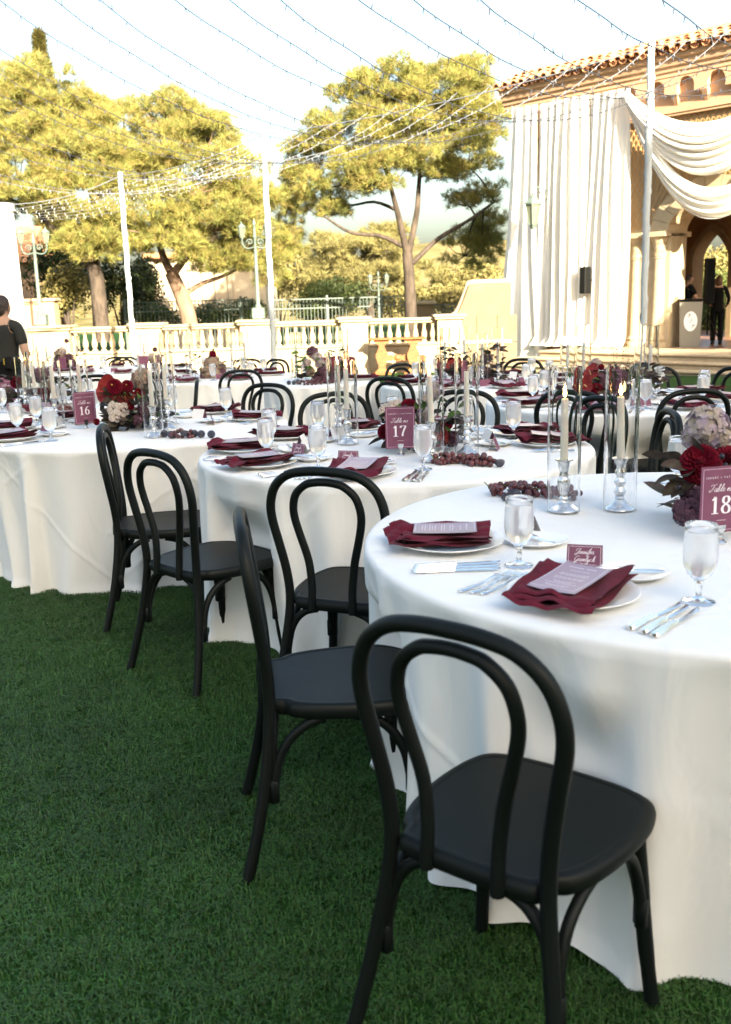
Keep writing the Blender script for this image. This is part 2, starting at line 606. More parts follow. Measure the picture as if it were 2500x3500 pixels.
bme = G().lathe(bprof(), 14).mesh('baluster', M_stone2, 40)
peds = [(-260, .8), (150, 1.35), (505, .72), (880, .85), (1212, .68), (1535, .62)]
for i, (px, w) in enumerate(peds):
    c = bx(px)
    g = G().cbox(c - w / 2, c + w / 2, BY - .24, BY + .24, -.56, .80, .01)
    pd = obj('pedestal', g.mesh('pedestal', M_stone2, 30), bal)
    g = G().cbox(c - w / 2 - .07, c + w / 2 + .07, BY - .31, BY + .31, .80, .86, .015)
    g.cbox(c - w / 2 - .11, c + w / 2 + .11, BY - .35, BY + .35, .862, .93, .02)
    obj('cap', g.mesh('pedestal_cap', M_stone2, 30), pd)
    g = G().cbox(c - w / 2 + .12, c + w / 2 - .12, BY - .262, BY - .235, -.2, .62, .012)
    obj('panel', g.mesh('pedestal_panel', M_stone2, 30), pd)
    g = G().cbox(c - w / 2 - .05, c + w / 2 + .05, BY - .29, BY + .29, -.58, -.36, .015)
    obj('base', g.mesh('pedestal_base', M_stone2, 30), pd)
for (pa, wa), (pb, wb) in zip(peds[:-1], peds[1:]):
    x0, x1 = bx(pa) + wa / 2, bx(pb) - wb / 2
    g = G().cbox(x0, x1, BY - .13, BY + .13, .735, .79, .012)
    g.cbox(x0, x1, BY - .17, BY + .17, .792, .865, .02)
    obj('top_rail', g.mesh('top_rail', M_stone2, 30), bal)
    g = G().cbox(x0, x1, BY - .2, BY + .2, -.58, .17, .01)
    obj('plinth', g.mesh('plinth', M_stone2, 30), bal)
    g = G().cbox(x0, x1, BY - .245, BY + .2, .172, .242, .018)
    obj('plinth_cap', g.mesh('plinth_cap', M_stone2, 30), bal)
    nb = max(3, int((x1 - x0) / .205))
    for k in range(nb):
        obj('baluster', bme, bal, (x0 + (x1 - x0) * (k + .5) / nb, BY, .244), (0, 0, k))
    n_ = max(2, int((x1 - x0) / .8))
    for k in range(n_):
        a, b = x0 + (x1 - x0) * k / n_, x0 + (x1 - x0) * (k + 1) / n_
        g = G().cbox(a + .05, b - .05, BY - .214, BY - .19, -.4, .10, .008)
        obj('stone_panel', g.mesh('stone_panel', M_stone2, 30), bal)

# scroll-topped garden wall right of the balustrade
sw = thing('scroll_wall', 'tall stone garden wall with a scrolled shoulder beside the white drapes', 'wall')
wx0, wx1 = bx(1545), bx(1745)
prof = [(wx0, -.56), (wx0, .86)] + [(wx0 + .02 + .42 * t, .86 + .80 * (1 - math.cos(t * math.pi / 2)) ** .9) for t in np.linspace(0, 1, 12)] + [(wx0 + .55, 1.68), (wx1, 1.68), (wx1, -.56)]
g = G()
n = len(prof)
g.add([(x, BY - .18, z) for x, z in prof] + [(x, BY + .2, z) for x, z in prof], [tuple(range(n)), tuple(range(2 * n - 1, n - 1, -1))] + [(i, n + i, n + (i + 1) % n, (i + 1) % n) for i in range(n)])
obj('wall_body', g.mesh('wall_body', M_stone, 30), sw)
g = G().tube([(x, BY, z + .02) for x, z in prof[1:-1]], .075, 8)
obj('coping', g.mesh('coping', M_stone2, 60), sw)
for k in range(2):
    for j in range(3):
        g = G().cbox(wx0 + .10 + j * .52, wx0 + .60 + j * .52, BY - .205, BY - .17, -.5 + k * .7, .18 + k * .7, .008)
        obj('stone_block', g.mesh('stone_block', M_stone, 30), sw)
g = G().cbox(wx0 - .02, wx1, BY - .24, BY - .18, -.02 + .17, .25, .015)
obj('string_course', g.mesh('string_course', M_stone2, 30), sw)

# ------------------------------------------------------------------ lamp posts
def lantern_mesh(g, c, s=1.0):
    x, y, z = c
    g.lathe([(.02 * s, -.08 * s), (.05 * s, -.05 * s), (.075 * s, 0)], 6, (x, y, z))
    for k in range(6):
        a = k * math.pi / 3
        g.tube([(x + .072 * s * math.cos(a), y + .072 * s * math.sin(a), z), (x + .145 * s * math.cos(a), y + .145 * s * math.sin(a), z + .36 * s)], .010 * s, 5)
    g.lathe([(.165 * s, .36 * s), (.17 * s, .385 * s), (.12 * s, .44 * s), (.05 * s, .50 * s), (.03 * s, .52 * s), (.035 * s, .56 * s), (.0, .60 * s)], 6, (x, y, z))


def lantern_glass(c, s=1.0):
    return G().lathe([(.068 * s, .005 * s), (.138 * s, .355 * s)], 6, c).mesh('lantern_glass', M_lampglass, 20)


def lamp_post(x, y, zb, h, label, s=1.0, rz=0.0, n=2):
    t = thing('lamp_post', label, 'lamp post', (x, y, zb), rz, 'verdigris lamp posts')
    obj('base', G().cbox(-.16 * s, .16 * s, -.16 * s, .16 * s, 0, .30 * s, .03).mesh('lamp_base', M_patina, 30), t)
    obj('post', G().lathe([(.075 * s, .30 * s), (.085 * s, .34 * s), (.05 * s, .40 * s), (.043 * s, h * .6), (.035 * s, h * .78), (.06 * s, h * .79), (.035 * s, h * .8), (.03 * s, h * .9), (.05 * s, h * .91), (.0, h * .97)], 12).mesh('post', M_patina, 50), t)
    for sx in (-1, 1):
        g = G()
        pts = catmull([(0, 0, h * .70), (sx * .17 * s, 0, h * .685), (sx * .27 * s, 0, h * .70), (sx * .32 * s, 0, h * .74), (sx * .32 * s, 0, h * .775)], 5)
        g.tube(pts, .020 * s, 6)
        sp = [(sx * (.13 + .085 * (1 - q) * math.cos(q * 9)) * s, 0, h * .745 + .085 * (1 - q) * s * math.sin(q * 9)) for q in np.linspace(0, .9, 22)]
        g.tube(sp, .013 * s, 5)
        obj('arm', g.mesh('arm', M_patina, 60), t)
        g = G()
        lantern_mesh(g, (sx * .32 * s, 0, h * .79), s * .66)
        ln = obj('lantern', g.mesh('lantern', M_patina, 40), t)
        obj('lantern_glass', lantern_glass((sx * .32 * s, 0, h * .79), s * .66), ln)
    return t


q = P(885, 1085, BY)
lamp_post(q.x, BY, .93, 2.58, 'pale green double lamp post on the pedestal behind the white pole')
q = P(142, 1105, BY)
lamp_post(q.x, BY, .93, 2.6, 'pale green double lamp post by the far left stone pedestal')
q = P(1296, 1050, 48)
lamp_post(q.x, 48, -.5, 3.2, 'small dark double lamp post far beyond the iron fence', 1.2)

# ------------------------------------------------------------------ iron fence beyond
def fence(pa, pb, ya, yb, ztop, label):
    A, B = P(pa, 1080, ya), P(pb, 1080, yb)
    t = thing('iron_fence', label, 'fence', (A.x, A.y, -.55), math.atan2(B.y - A.y, B.x - A.x), 'iron fences beyond the balustrade')
    L = math.hypot(B.x - A.x, B.y - A.y)
    H = ztop + .55
    for z in (.25, H - .32, H):
        obj('rail', G().box(0, L, -.02, .02, z - .02, z + .02).mesh('rail', M_iron, 0), t)
    n = int(L / .125)
    pm = G().tube([(0, 0, .05), (0, 0, H - .02)], .013, 5).mesh('picket', M_iron, 60)
    for k in range(n + 1):
        obj('picket', pm, t, (L * k / n, 0, 0))
    rm = G().tube([(.055 * math.cos(a), 0, .055 * math.sin(a)) for a in np.linspace(0, 6.283, 13)], .010, 4, False).mesh('ring', M_iron, 60)
    for k in range(n // 2):
        obj('ring', rm, t, (L * (2 * k + 1) / n, 0, H - .16))
    for k in range(int(L / 2) + 1):
        obj('post', G().cbox(-.04, .04, -.04, .04, 0, H + .12, .008).mesh('fence_post', M_iron, 0), t, (min(L, k * 2.0), 0, 0))


fence(430, 870, 35, 35, 1.45, 'dark iron fence with ring frieze behind the two left pines')
fence(930, 1385, 36, 37, 1.40, 'grey green iron fence left of the tall pine trunk')
fence(1465, 1580, 38, 38, 1.05, 'short iron fence between the pine trunk and garden wall')
sp_ = thing('stone_pier', 'grey stone pier with flat cap right of the pine trunk', 'pier', (P(1447, 1080, 37.5).x, 37.5, -.55))
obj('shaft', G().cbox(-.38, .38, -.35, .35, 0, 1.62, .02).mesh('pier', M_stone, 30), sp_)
obj('cap', G().cbox(-.46, .46, -.42, .42, 1.62, 1.76, .03).mesh('pier_cap', M_stone2, 30), sp_)

# beige building behind the pines
bb = thing('garden_building', 'beige panelled building wall behind the left pines', 'building')
a, b = P(525, 1000, 44), P(790, 1000, 44)
obj('wall', G().box(a.x, b.x + 1.5, 44, 50, -.6, 3.25).mesh('gb_wall', M_wallb, 0), bb)
for k in range(7):
    x = a.x + (b.x - a.x) * k / 6
    obj('pilaster', G().cbox(x - .11, x + .11, 43.86, 44.02, -.6, 3.2, .02).mesh('pilaster', M_wallb, 0), bb)
obj('roof', G().cbox(a.x - .3, b.x + 1.8, 43.5, 50.3, 3.25, 3.5, .05).mesh('gb_roof', M_tile, 0), bb)
lb = thing('planter_wall', 'peach plastered planter wall left of the green lamp post', 'wall')
a, b = P(80, 1050, 29), P(185, 1050, 29)
obj('wall_body', G().cbox(a.x - 3, b.x, 29, 29.5, -.6, 1.55, .02).mesh('planter', M_plaster, 30), lb)
obj('coping', G().cbox(a.x - 3.05, b.x + .06, 28.93, 29.57, 1.55, 1.64, .02).mesh('planter_cap', M_stone2, 30), lb)
cb = thing('tiled_cottage', 'low cottage with tiled roof at the far left edge', 'building')
a = P(30, 900, 40)
obj('wall', G().box(a.x - 6, a.x + .4, 40, 44, -.6, 3.2).mesh('cottage', M_plaster, 0), cb)
g = G().add([(a.x - 6.3, 39.6, 3.1), (a.x + .8, 39.6, 3.1), (a.x + .8, 42, 4.6), (a.x - 6.3, 42, 4.6), (a.x - 6.3, 44.4, 3.1), (a.x + .8, 44.4, 3.1)], [(0, 1, 2, 3), (3, 2, 5, 4), (0, 3, 4), (1, 5, 2)])
obj('roof', g.mesh('cottage_roof', M_tile, 0), cb)

# ------------------------------------------------------------------ trees
M_needle = attr_mat('pine_needle', rough=.6, transl=.42, spec=.2)
M_leafy = attr_mat('shrub_leaf', rough=.6, transl=.25, spec=.25)


def unit(r, n):
    v = r.normal(size=(n, 3))
    return v / np.linalg.norm(v, axis=1)[:, None]


def tuft_mesh(name, C, D, per, L, W, pal, r):
    n = len(C)
    nd = D[:, None, :] * .75 + unit(r, n * per).reshape(n, per, 3) * .85
    nd /= np.linalg.norm(nd, axis=2)[:, :, None]
    ln = L * r.uniform(.65, 1.2, (n, per, 1))
    base = C[:, None, :] + unit(r, n * per).reshape(n, per, 3) * (L * .22)
    sd_ = np.cross(nd, unit(r, n * per).reshape(n, per, 3))
    sd_ /= np.linalg.norm(sd_, axis=2)[:, :, None] + 1e-9
    V = np.stack([base - sd_ * W, base + sd_ * W, base + nd * ln], 2).reshape(-1, 3)
    pal = np.array(pal)
    t = pal[r.integers(0, len(pal), n)] * r.uniform(.7, 1.3, (n, 1))
    tn = np.repeat(t, per, axis=0) * r.uniform(.8, 1.2, (n * per, 1))
    return fast_mesh(name, V, 3, M_needle, tn)


PINE = [(.31, .29, .085), (.27, .265, .08), (.34, .30, .095), (.22, .235, .075), (.30, .235, .085)]


def pine(label, Y, limbs, blobs, seed, pads=None, per_pad=46, per=13, L=.21, W=.0085, pal=PINE, bark=None, dens=1.0, group='pines beyond the balustrade'):
    r = np.random.default_rng(seed)
    base = P(limbs[0][0], limbs[0][1], Y)
    t = thing('pine_tree', label, 'tree', (base.x, Y, -.55), 0, group)
    s = Y / FPX
    org = Vector((base.x, Y, -.55))
    g = G()
    nodes = []
    for pts, r0, r1, dy in limbs_iter(limbs, Y):
        g.tube([p - org for p in pts], [r0 + (r1 - r0) * i / (len(pts) - 1) for i in range(len(pts))], 10)
        nodes += pts[1:]
    obj('trunk', g.mesh('trunk', bark or M_bark, 60), t)
    C, D = [], []
    gb = G()
    for (cx, cy, rx, ry, dy) in blobs:
        c = np.array(P(cx, cy, Y + dy))
        rad = np.array([rx * s, (rx + ry) * .5 * s * .9, ry * s])
        area = rad[0] * rad[2] * 4
        npad = max(3, int(area * 4.6 * dens))
        u = unit(r, npad) * (r.uniform(.25, 1, (npad, 1)) ** .45)
        pc = c + u * rad
        near = min(nodes, key=lambda q_: (q_ - Vector(c)).length)
        cc = Vector(c) - Vector((0, 0, rad[2] * .35))
        mid = (near + cc) / 2 + Vector((0, 0, .15))
        rr = .03 + .012 * rad.max()
        gb.tube([p - org for p in catmull([near, mid, cc], 3)], [rr * (1 - .1 * i) for i in range(7)], 6)
        for k in range(npad):
            pr = r.uniform(.28, .60)
            m = int(per_pad * (pr / .4) ** 2)
            d = unit(r, m)
            d[:, 2] = np.abs(d[:, 2]) * 1.1 - .25
            d /= np.linalg.norm(d, axis=1)[:, None]
            C.append(pc[k] + d * np.array([pr, pr, pr * .85]) * r.uniform(.55, 1.0, (m, 1)))
            D.append(d * .8 + np.array([0, 0, .55]) + u[k] * .4)
            if k % 2 == 0:
                a_ = Vector(pc[k])
                md = (cc + a_) / 2 + Vector((0, 0, -.08))
                gb.tube([p - org for p in (cc, md, a_)], [.022, .016, .008], 4, False)
    C, D = np.concatenate(C) - np.array(org), np.concatenate(D)
    D /= np.linalg.norm(D, axis=1)[:, None]
    obj('crown', tuft_mesh('crown', C, D, per, L, W, pal, r), t)
    obj('branches', gb.mesh('branches', bark or M_bark, 60), t, kind='stuff')
    return t


def limbs_iter(limbs, Y):
    for (pts, r0, r1, dy) in limbs[1:]:
        n = len(pts)
        w = [P(px, py, Y + dy * i / (n - 1)) for i, (px, py) in enumerate(pts)]
        yield catmull(w, 4), r0, r1, dy


pine('tall pine with forked bare trunk left of the white drapes', 32,
     [(1405, 1150), ([(1408, 1170), (1404, 1050), (1400, 960), (1393, 862)], .205, .165, 0),
      ([(1410, 900), (1500, 815), (1600, 755), (1690, 690)], .085, .035, 1.0),
      ([(1393, 870), (1370, 770), (1350, 690), (1328, 610), (1300, 520)], .12, .04, -.8),
      ([(1398, 860), (1425, 730), (1432, 640), (1445, 500), (1480, 380)], .11, .035, .6),
      ([(1375, 840), (1300, 806), (1200, 795), (1110, 740)], .08, .03, -1.2),
      ([(1360, 720), (1280, 690), (1180, 700), (1080, 640)], .06, .02, .8)],
     [(1480, 330, 170, 110, 0), (1600, 270, 85, 60, .5), (1560, 410, 150, 90, .8), (1330, 340, 150, 100, -.3), (1210, 330, 90, 60, 0), (1400, 480, 200, 90, -1.2),
      (1230, 470, 160, 85, -.5), (1110, 470, 100, 60, 0), (1060, 560, 120, 70, .5), (1200, 600, 150, 60, -1), (1340, 590, 120, 55, -1.5), (1600, 540, 105, 80, 1),
      (1660, 420, 60, 70, .5), (1500, 590, 110, 50, 0), (1590, 850, 110, 70, 2.5), (1670, 640, 55, 50, 1), (1000, 660, 110, 70, 1), (1090, 720, 100, 50, 0), (1650, 800, 60, 60, 2), (1580, 690, 60, 30, 1.2)], 11)
pine('broad bushy pine with pale forked trunk behind the left balustrade', 31,
     [(655, 1150), ([(660, 1170), (640, 1060), (610, 985), (585, 930)], .26, .20, 0),
      ([(590, 940), (640, 870), (660, 820), (690, 720)], .13, .06, -.6),
      ([(625, 1010), (690, 970), (760, 945), (830, 910)], .09, .04, .4),
      ([(585, 930), (560, 880), (530, 780), (500, 640)], .14, .05, .7)],
     [(420, 420, 130, 75, 1.5), (560, 400, 120, 70, 1), (520, 520, 190, 90, 0), (690, 500, 130, 85, .5), (640, 630, 190, 100, -.8), (430, 620, 130, 95, .2),
      (810, 600, 110, 85, .5), (500, 760, 170, 95, -1), (730, 750, 160, 95, -.8), (880, 720, 80, 80, .6), (620, 840, 150, 65, -1.2), (820, 850, 110, 75, .2),
      (900, 900, 75, 70, 1.2), (420, 830, 110, 60, -.3), (720, 880, 90, 45, -.6), (960, 800, 70, 70, 1.5)], 12, bark=M_barkp)
pine('large leaning pine at the left edge with a long bare limb', 30,
     [(345, 1150), ([(350, 1170), (342, 1060), (332, 960), (318, 900)], .24, .20, 0),
      ([(320, 925), (260, 860), (200, 800), (130, 730)], .14, .06, -.4),
      ([(325, 910), (330, 800), (320, 690), (280, 560)], .14, .05, .6)],
     [(30, 290, 120, 85, 1), (160, 330, 130, 80, .6), (-60, 430, 160, 120, 1), (110, 450, 160, 100, 0), (270, 420, 120, 80, .8), (250, 550, 150, 95, -.4), (60, 590, 150, 95, -.4),
      (340, 640, 110, 80, -.4), (180, 690, 150, 60, -1), (360, 780, 100, 75, -.8), (290, 860, 90, 55, -1), (-80, 620, 120, 100, 0), (80, 700, 90, 45, .6), (-40, 740, 80, 60, 1.5)], 13)
FAR = [(.27, .24, .10), (.24, .22, .09), (.30, .26, .11)]
pine('round olive pine far behind the iron fence', 52,
     [(1265, 1080), ([(1268, 1100), (1265, 1020), (1262, 960)], .22, .16, 0), ([(1262, 985), (1225, 970), (1200, 950)], .10, .05, 0)],
     [(1240, 880, 150, 80, 0), (1320, 840, 120, 70, .5), (1110, 880, 90, 70, 1), (1150, 930, 100, 60, .5), (1280, 950, 120, 50, -1), (1180, 860, 70, 50, 1), (1350, 940, 60, 60, 1)], 14, per_pad=34, per=10, L=.30, W=.018, pal=FAR, dens=.55, group='far pines')
pine('pale yellow pine between the fence and the garden wall', 55,
     [(1570, 1090), ([(1570, 1110), (1568, 1040), (1560, 980)], .18, .12, 0)],
     [(1560, 960, 90, 60, 0), (1640, 990, 70, 60, 0), (1500, 1000, 80, 55, .5), (1620, 930, 60, 40, 1), (1480, 930, 50, 40, 1)], 15, per_pad=30, per=10, L=.30, W=.018, pal=FAR, dens=.5, group='far pines')


def bush(name, label, c, rad, n, leaf, pal, seed, cat='shrub', group=None, trunk=None, kind=None):
    r = np.random.default_rng(seed)
    t = thing(name, label, cat, (c[0], c[1], c[2] - rad[2]), 0, group)
    if kind:
        t['kind'] = kind
    k = 14
    lob = unit(r, k) * np.array(rad) * .55
    lob[:, 2] = np.abs(lob[:, 2]) * .9 - rad[2] * .15
    pick = r.integers(0, k, n)
    u = unit(r, n)
    pos = lob[pick] + u * np.array(rad) * .48 * r.uniform(.6, 1, (n, 1)) + np.array([0, 0, rad[2]])
    pos[:, 2] = np.abs(pos[:, 2])
    nrm = u * .7 + unit(r, n) * .6
    a = np.cross(nrm, unit(r, n))
    a /= np.linalg.norm(a, axis=1)[:, None]
    b = np.cross(nrm / np.linalg.norm(nrm, axis=1)[:, None], a)
    sz = leaf * r.uniform(.6, 1.3, (n, 1))
    V = np.stack([pos - a * sz, pos + b * sz * .45, pos + a * sz, pos - b * sz * .45], 1).reshape(-1, 3)
    pal = np.array(pal)
    tn = pal[r.integers(0, len(pal), n)] * r.uniform(.65, 1.35, (n, 1))
    obj('foliage', fast_mesh('foliage', V, 4, M_leafy, tn), t)
    g = G()
    for i in range(6):
        e = Vector(lob[i]) + Vector((0, 0, rad[2]))
        g.tube([(0, 0, 0), (e.x * .4, e.y * .4, e.z * .6), e], [.05, .03, .01], 5)
    obj('stem', g.mesh('stem', M_bark, 60), t)
    return t


OLIVE = [(.21, .18, .065), (.18, .155, .055), (.24, .20, .075)]
GREEN = [(.075, .10, .025), (.10, .12, .03), (.06, .085, .02)]
DARKG = [(.03, .045, .015), (.04, .055, .02), (.05, .06, .02)]


def bush_px(name, label, px, py, Y, rx, rz, n, leaf, pal, seed, group=None):
    c = P(px, py, Y)
    return bush(name, label, (c.x, Y, c.z), (rx, rx * .8, rz), n, leaf, pal, seed, group=group)


sh = 'shrubs beyond the balustrade'
bush_px('ivy_bush', 'sunlit ochre bush left of the leaning pine trunk', 235, 1010, 31.5, 1.0, 1.35, 3000, .075, OLIVE, 31, sh)
bush_px('dark_bush', 'dark evergreen bush right of the leaning pine trunk', 405, 990, 36, .9, 1.7, 2600, .08, DARKG, 32, sh)
bush_px('dark_bush', 'dark bush beside the beige building corner', 485, 985, 40, 1.0, 1.9, 2600, .085, DARKG, 33, sh)
bush_px('dark_bush', 'dense dark bush between lamp and leaning pine', 215, 930, 38, 1.6, 2.0, 3200, .09, DARKG, 34, sh)
bush_px('hedge_bush', 'bright green hedge clump left of the pale forked trunk', 520, 1085, 36.5, 1.4, .75, 2600, .06, GREEN, 35, sh)
bush_px('hedge_bush', 'bright green hedge clump right of the pale forked trunk', 730, 1085, 36.5, 1.5, .75, 2600, .06, GREEN, 36, sh)
bush_px('hedge_bush', 'low green hedge clump behind the second lamp post', 845, 1075, 37, 1.0, .8, 2000, .06, GREEN, 37, sh)
bush_px('round_bush', 'rounded green bush under the far olive pine', 1090, 1040, 46, 1.6, 1.3, 3000, .09, GREEN, 38, sh)
bush_px('round_bush', 'dark rounded bush left of the far pine trunk', 1170, 1015, 50, 1.8, 1.5, 3000, .10, DARKG, 39, sh)
bush_px('round_bush', 'pale yellow bush right of the tall pine trunk', 1500, 1040, 46, 1.9, 1.3, 3400, .10, OLIVE, 40, sh)
bush_px('round_bush', 'sunlit yellow bush beside the scrolled garden wall', 1640, 1000, 50, 2.3, 2.2, 3800, .11, OLIVE, 41, sh)
bush_px('round_bush', 'sunlit ochre bush behind the far end of the fence', 1330, 1030, 58, 2.6, 1.7, 3800, .12, OLIVE, 42, sh)
bush_px('round_bush', 'hazy ochre tree clump between the two left lamp posts', 950, 960, 60, 3.0, 3.0, 4200, .13, OLIVE, 43, sh)
bush_px('hillside_bush', 'green bush seen through the pavilion archway', 2465, 1080, 34, 1.6, 1.6, 3400, .08, GREEN, 44, sh)
bush_px('hillside_bush', 'pale scrub on the hill seen through the archway', 2440, 930, 70, 5.0, 2.6, 4000, .16, OLIVE, 45, sh)
bush_px('hillside_bush', 'dark green scrub low in the archway view', 2400, 1010, 44, 2.6, 1.9, 3600, .10, GREEN, 46, sh)


bush('shade_tree', 'unseen tree added beyond the right edge to shade the pavilion arch', (10.95, 17.5, 3.15), (.95, .95, 1.35), 4200, .10, GREEN, 47, 'tree')  # out of view, added to keep sun off the podium and arch


def cypress(label, px, py0, py1, Y, rw, seed, pal=GREEN, n=5200):
    r = np.random.default_rng(seed)
    a, b = P(px, py0, Y), P(px, py1, Y)
    t = thing('cypress_tree', label, 'tree', (a.x, Y, b.z), 0, 'cypress trees')
    H = a.z - b.z
    hh = r.uniform(0, 1, n)
    ang = r.uniform(0, 2 * np.pi, n)
    prof_ = np.sin(np.clip(hh * 1.02 + .05, 0, 1) ** .75 * np.pi) ** .55
    rad = rw * prof_ * (1 + .16 * np.sin(ang * 5 + hh * 23)) * r.uniform(.7, 1.05, n)
    pos = np.c_[np.cos(ang) * rad, np.sin(ang) * rad, hh * H]
    d = np.c_[np.cos(ang), np.sin(ang), np.full(n, 1.6)]
    d /= np.linalg.norm(d, axis=1)[:, None]
    obj('crown', tuft_mesh('cypress_crown', pos, d, 5, .34, .03, pal, r), t)
    obj('trunk', G().tube([(0, 0, -1), (0, 0, H * .8)], [.16, .05], 7).mesh('cypress_trunk', M_bark, 60), t)


cypress('tall cypress rising above the pines at upper left', 133, 118, 1060, 44, .66, 51, [(.12, .105, .03), (.095, .09, .03), (.14, .115, .035)], 9000)
cypress('slim cypress behind the white pole, left of a pair', 1050, 850, 1090, 62, .42, 52, FAR, 2200)
cypress('slim cypress behind the white pole, right of a pair', 1105, 830, 1090, 64, .48, 53, FAR, 2200)

# palm
c = P(700, 415, 46)
pt = thing('palm_tree', 'pale palm crown showing above the left pines', 'tree', (c.x, 46, -.5))
obj('trunk', G().tube([(0, 0, 0), (.1, 0, c.z * .5), (0, 0, c.z + .4)], [.25, .2, .2], 9).mesh('palm_trunk', M_bark, 60), pt)
M_palm = M('palm_frond', (.20, .185, .06), .6, transl=.2, rnd=.3)
for k in range(20):
    a = k * 2.4
    el = .25 + .9 * ((k * 7) % 10) / 10
    Lf = 1.9
    sp = []
    for i in range(9):
        q = i / 8
        rr = Lf * q * math.cos(el * (1 - .5 * q))
        sp.append(Vector((math.cos(a) * rr, math.sin(a) * rr, Lf * (q * math.sin(el) * 1.1 - .95 * q * q * .75))))
    g = G()
    for i in range(8):
        d = (sp[i + 1] - sp[i]).normalized()
        s_ = d.cross(Vector((0, 0, 1))).normalized()
        for j in range(3):
            b0 = sp[i].lerp(sp[i + 1], j / 3)
            ll = .62 * math.sin(math.pi * min(1, (i + j / 3) / 8 + .12)) + .06
            for sg in (-1, 1):
                tip = b0 + s_ * sg * ll * .8 + d * ll * .55 - Vector((0, 0, .2 * ll))
                g.add([b0, b0 + d * .05, tip], [(0, 1, 2)])
    g.tube(sp, .02, 4)
    obj('frond', g.mesh('frond', M_palm, 0), pt, (0, 0, c.z + .45))

# ------------------------------------------------------------------ pavilion (its front stands at 45 degrees to the view)
FO = Vector((4.04, 28.51, 0))
FU = Vector((.6626, -.749, 0)).normalized()
FN = Vector((-.749, -.6626, 0)).normalized()
PM = Matrix(((FU.x, FN.x, 0, FO.x), (FU.y, FN.y, 0, FO.y), (0, 0, 1, 0), (0, 0, 0, 1)))  # local x = along front, y = outward, z = up
pv = thing('pavilion', 'cream stone pavilion with terracotta roof, lattice front and arched openings', 'pavilion')
pv.matrix_world = PM @ Matrix.Diagonal((1, 1, .968, 1))
AC, AR, ASZ, AV = 6.30, 1.08, 2.80, .667          # arch centre, radius, spring height
TW = 12.5


def fl(name, g, mat, sm=30, parent=None, kind=None):
    me = g.mesh(name, mat, sm)
    me.flip_normals()
    return obj(name, me, parent or pv, kind=kind)


def arch_wall(g, x0, x1, z1, y0, y1, ac, ar, zs, zb=0.0, pointed=0.0, n=24, av=1.0):
    """solid wall x0..x1, up to z1 with an arched hole"""
    g.box(x0, ac - ar, y0, y1, zb, z1)
    g.box(ac + ar, x1, y0, y1, zb, z1)
    arc = []
    for i in range(n + 1):
        a = math.pi * (1 - i / n)
        x = ac + ar * math.cos(a)
        z = zs + av * ar * math.sin(a) * (1 + pointed * (1 - abs(math.cos(a))))
        arc.append((x, z))
    for (xa, za), (xb, zb_) in zip(arc[:-1], arc[1:]):
        g.add([(xa, y0, za), (xb, y0, zb_), (xb, y0, z1), (xa, y0, z1), (xa, y1, za), (xb, y1, zb_), (xb, y1, z1), (xa, y1, z1)],
              [(3, 2, 1, 0), (4, 5, 6, 7), (0, 1, 5, 4), (2, 3, 7, 6)])
    return arc


g = G()
arc = arch_wall(g, .62, TW, 5.62, -.7, 0, AC, AR, ASZ, av=AV)
fl('front_wall', g, M_stone2)
g = G().box(.62, 1.2, -7, -.7, -.5, 6.3)
fl('side_wall', g, M_stone2)
g = G()
arch_wall(g, .7, TW, 6.3, -5.7, -5.2, 3.38, .55, 2.25, 0, .5)
g.box(.7, TW, -5.7, -5.2, -.5, 0)
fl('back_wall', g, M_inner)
for j in range(8):
    for k in range(3):
        for rx in (0, 1):
            x0_ = (1.2 + j * .62) if not rx else (4.30 + j * .62)
            if (not rx and x0_ + .6 > 2.55) or x0_ > 8:
                continue
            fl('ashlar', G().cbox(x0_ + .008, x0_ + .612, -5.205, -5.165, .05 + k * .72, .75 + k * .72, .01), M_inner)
# inner pointed arch moulding
for (ro, dy, mt) in ((.16, .10, M_stone), (.30, .05, M_inner)):
    g = G()
    for i in range(24):
        pts = []
        for ii in (i, i + 1):
            a = math.pi * (1 - ii / 24)
            for rr in (.55, .55 + ro):
                pts.append((3.38 + rr * math.cos(a), 2.25 + rr * math.sin(a) * (1 + .5 * (1 - abs(math.cos(a))))))
        (a1, b1, a2, b2) = pts
        y1 = -5.2 + dy
        g.add([(a1[0], y1, a1[1]), (b1[0], y1, b1[1]), (b2[0], y1, b2[1]), (a2[0], y1, a2[1]), (b1[0], -5.22, b1[1]), (b2[0], -5.22, b2[1]), (a1[0], -5.22, a1[1]), (a2[0], -5.22, a2[1])],
              [(0, 1, 2, 3), (1, 4, 5, 2), (0, 3, 7, 6)])
    for sg in (-1, 1):
        xa, xb = sorted((3.38 + sg * .55, 3.38 + sg * (.55 + ro)))
        g.box(xa, xb, -5.22, -5.2 + dy, .0, 2.25)
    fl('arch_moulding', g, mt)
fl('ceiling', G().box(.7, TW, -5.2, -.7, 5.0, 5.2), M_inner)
fl('floor', G().box(.62, TW, -9, 0, -.5, .004), M('terracotta_floor', (.26, .13, .08), .35, var=.2, vscale=3))
# archivolt: voussoirs proud of the wall
for ring, (ra, rb, yo) in enumerate(((0.0, .27, .16), (.27, .52, .09))):
    nv = 11
    for i in range(nv):
        g = G()
        a0, a1 = math.pi * (1 - i / nv) - .006, math.pi * (1 - (i + 1) / nv) + .006
        pts = [(AC + (AR + rr) * math.cos(a), ASZ + (AR * AV + rr) * math.sin(a)) for rr, a in ((ra, a0), (ra, (a0 + a1) / 2), (ra, a1), (rb, a1), (rb, (a0 + a1) / 2), (rb, a0))]
        g.add([(x, yo, z) for x, z in pts] + [(x, -.1, z) for x, z in pts], [tuple(range(5, -1, -1)), tuple(range(6, 12))] + [(k, (k + 1) % 6, 6 + (k + 1) % 6, 6 + k) for k in range(6)])
        fl('voussoir', g, M_stone2)
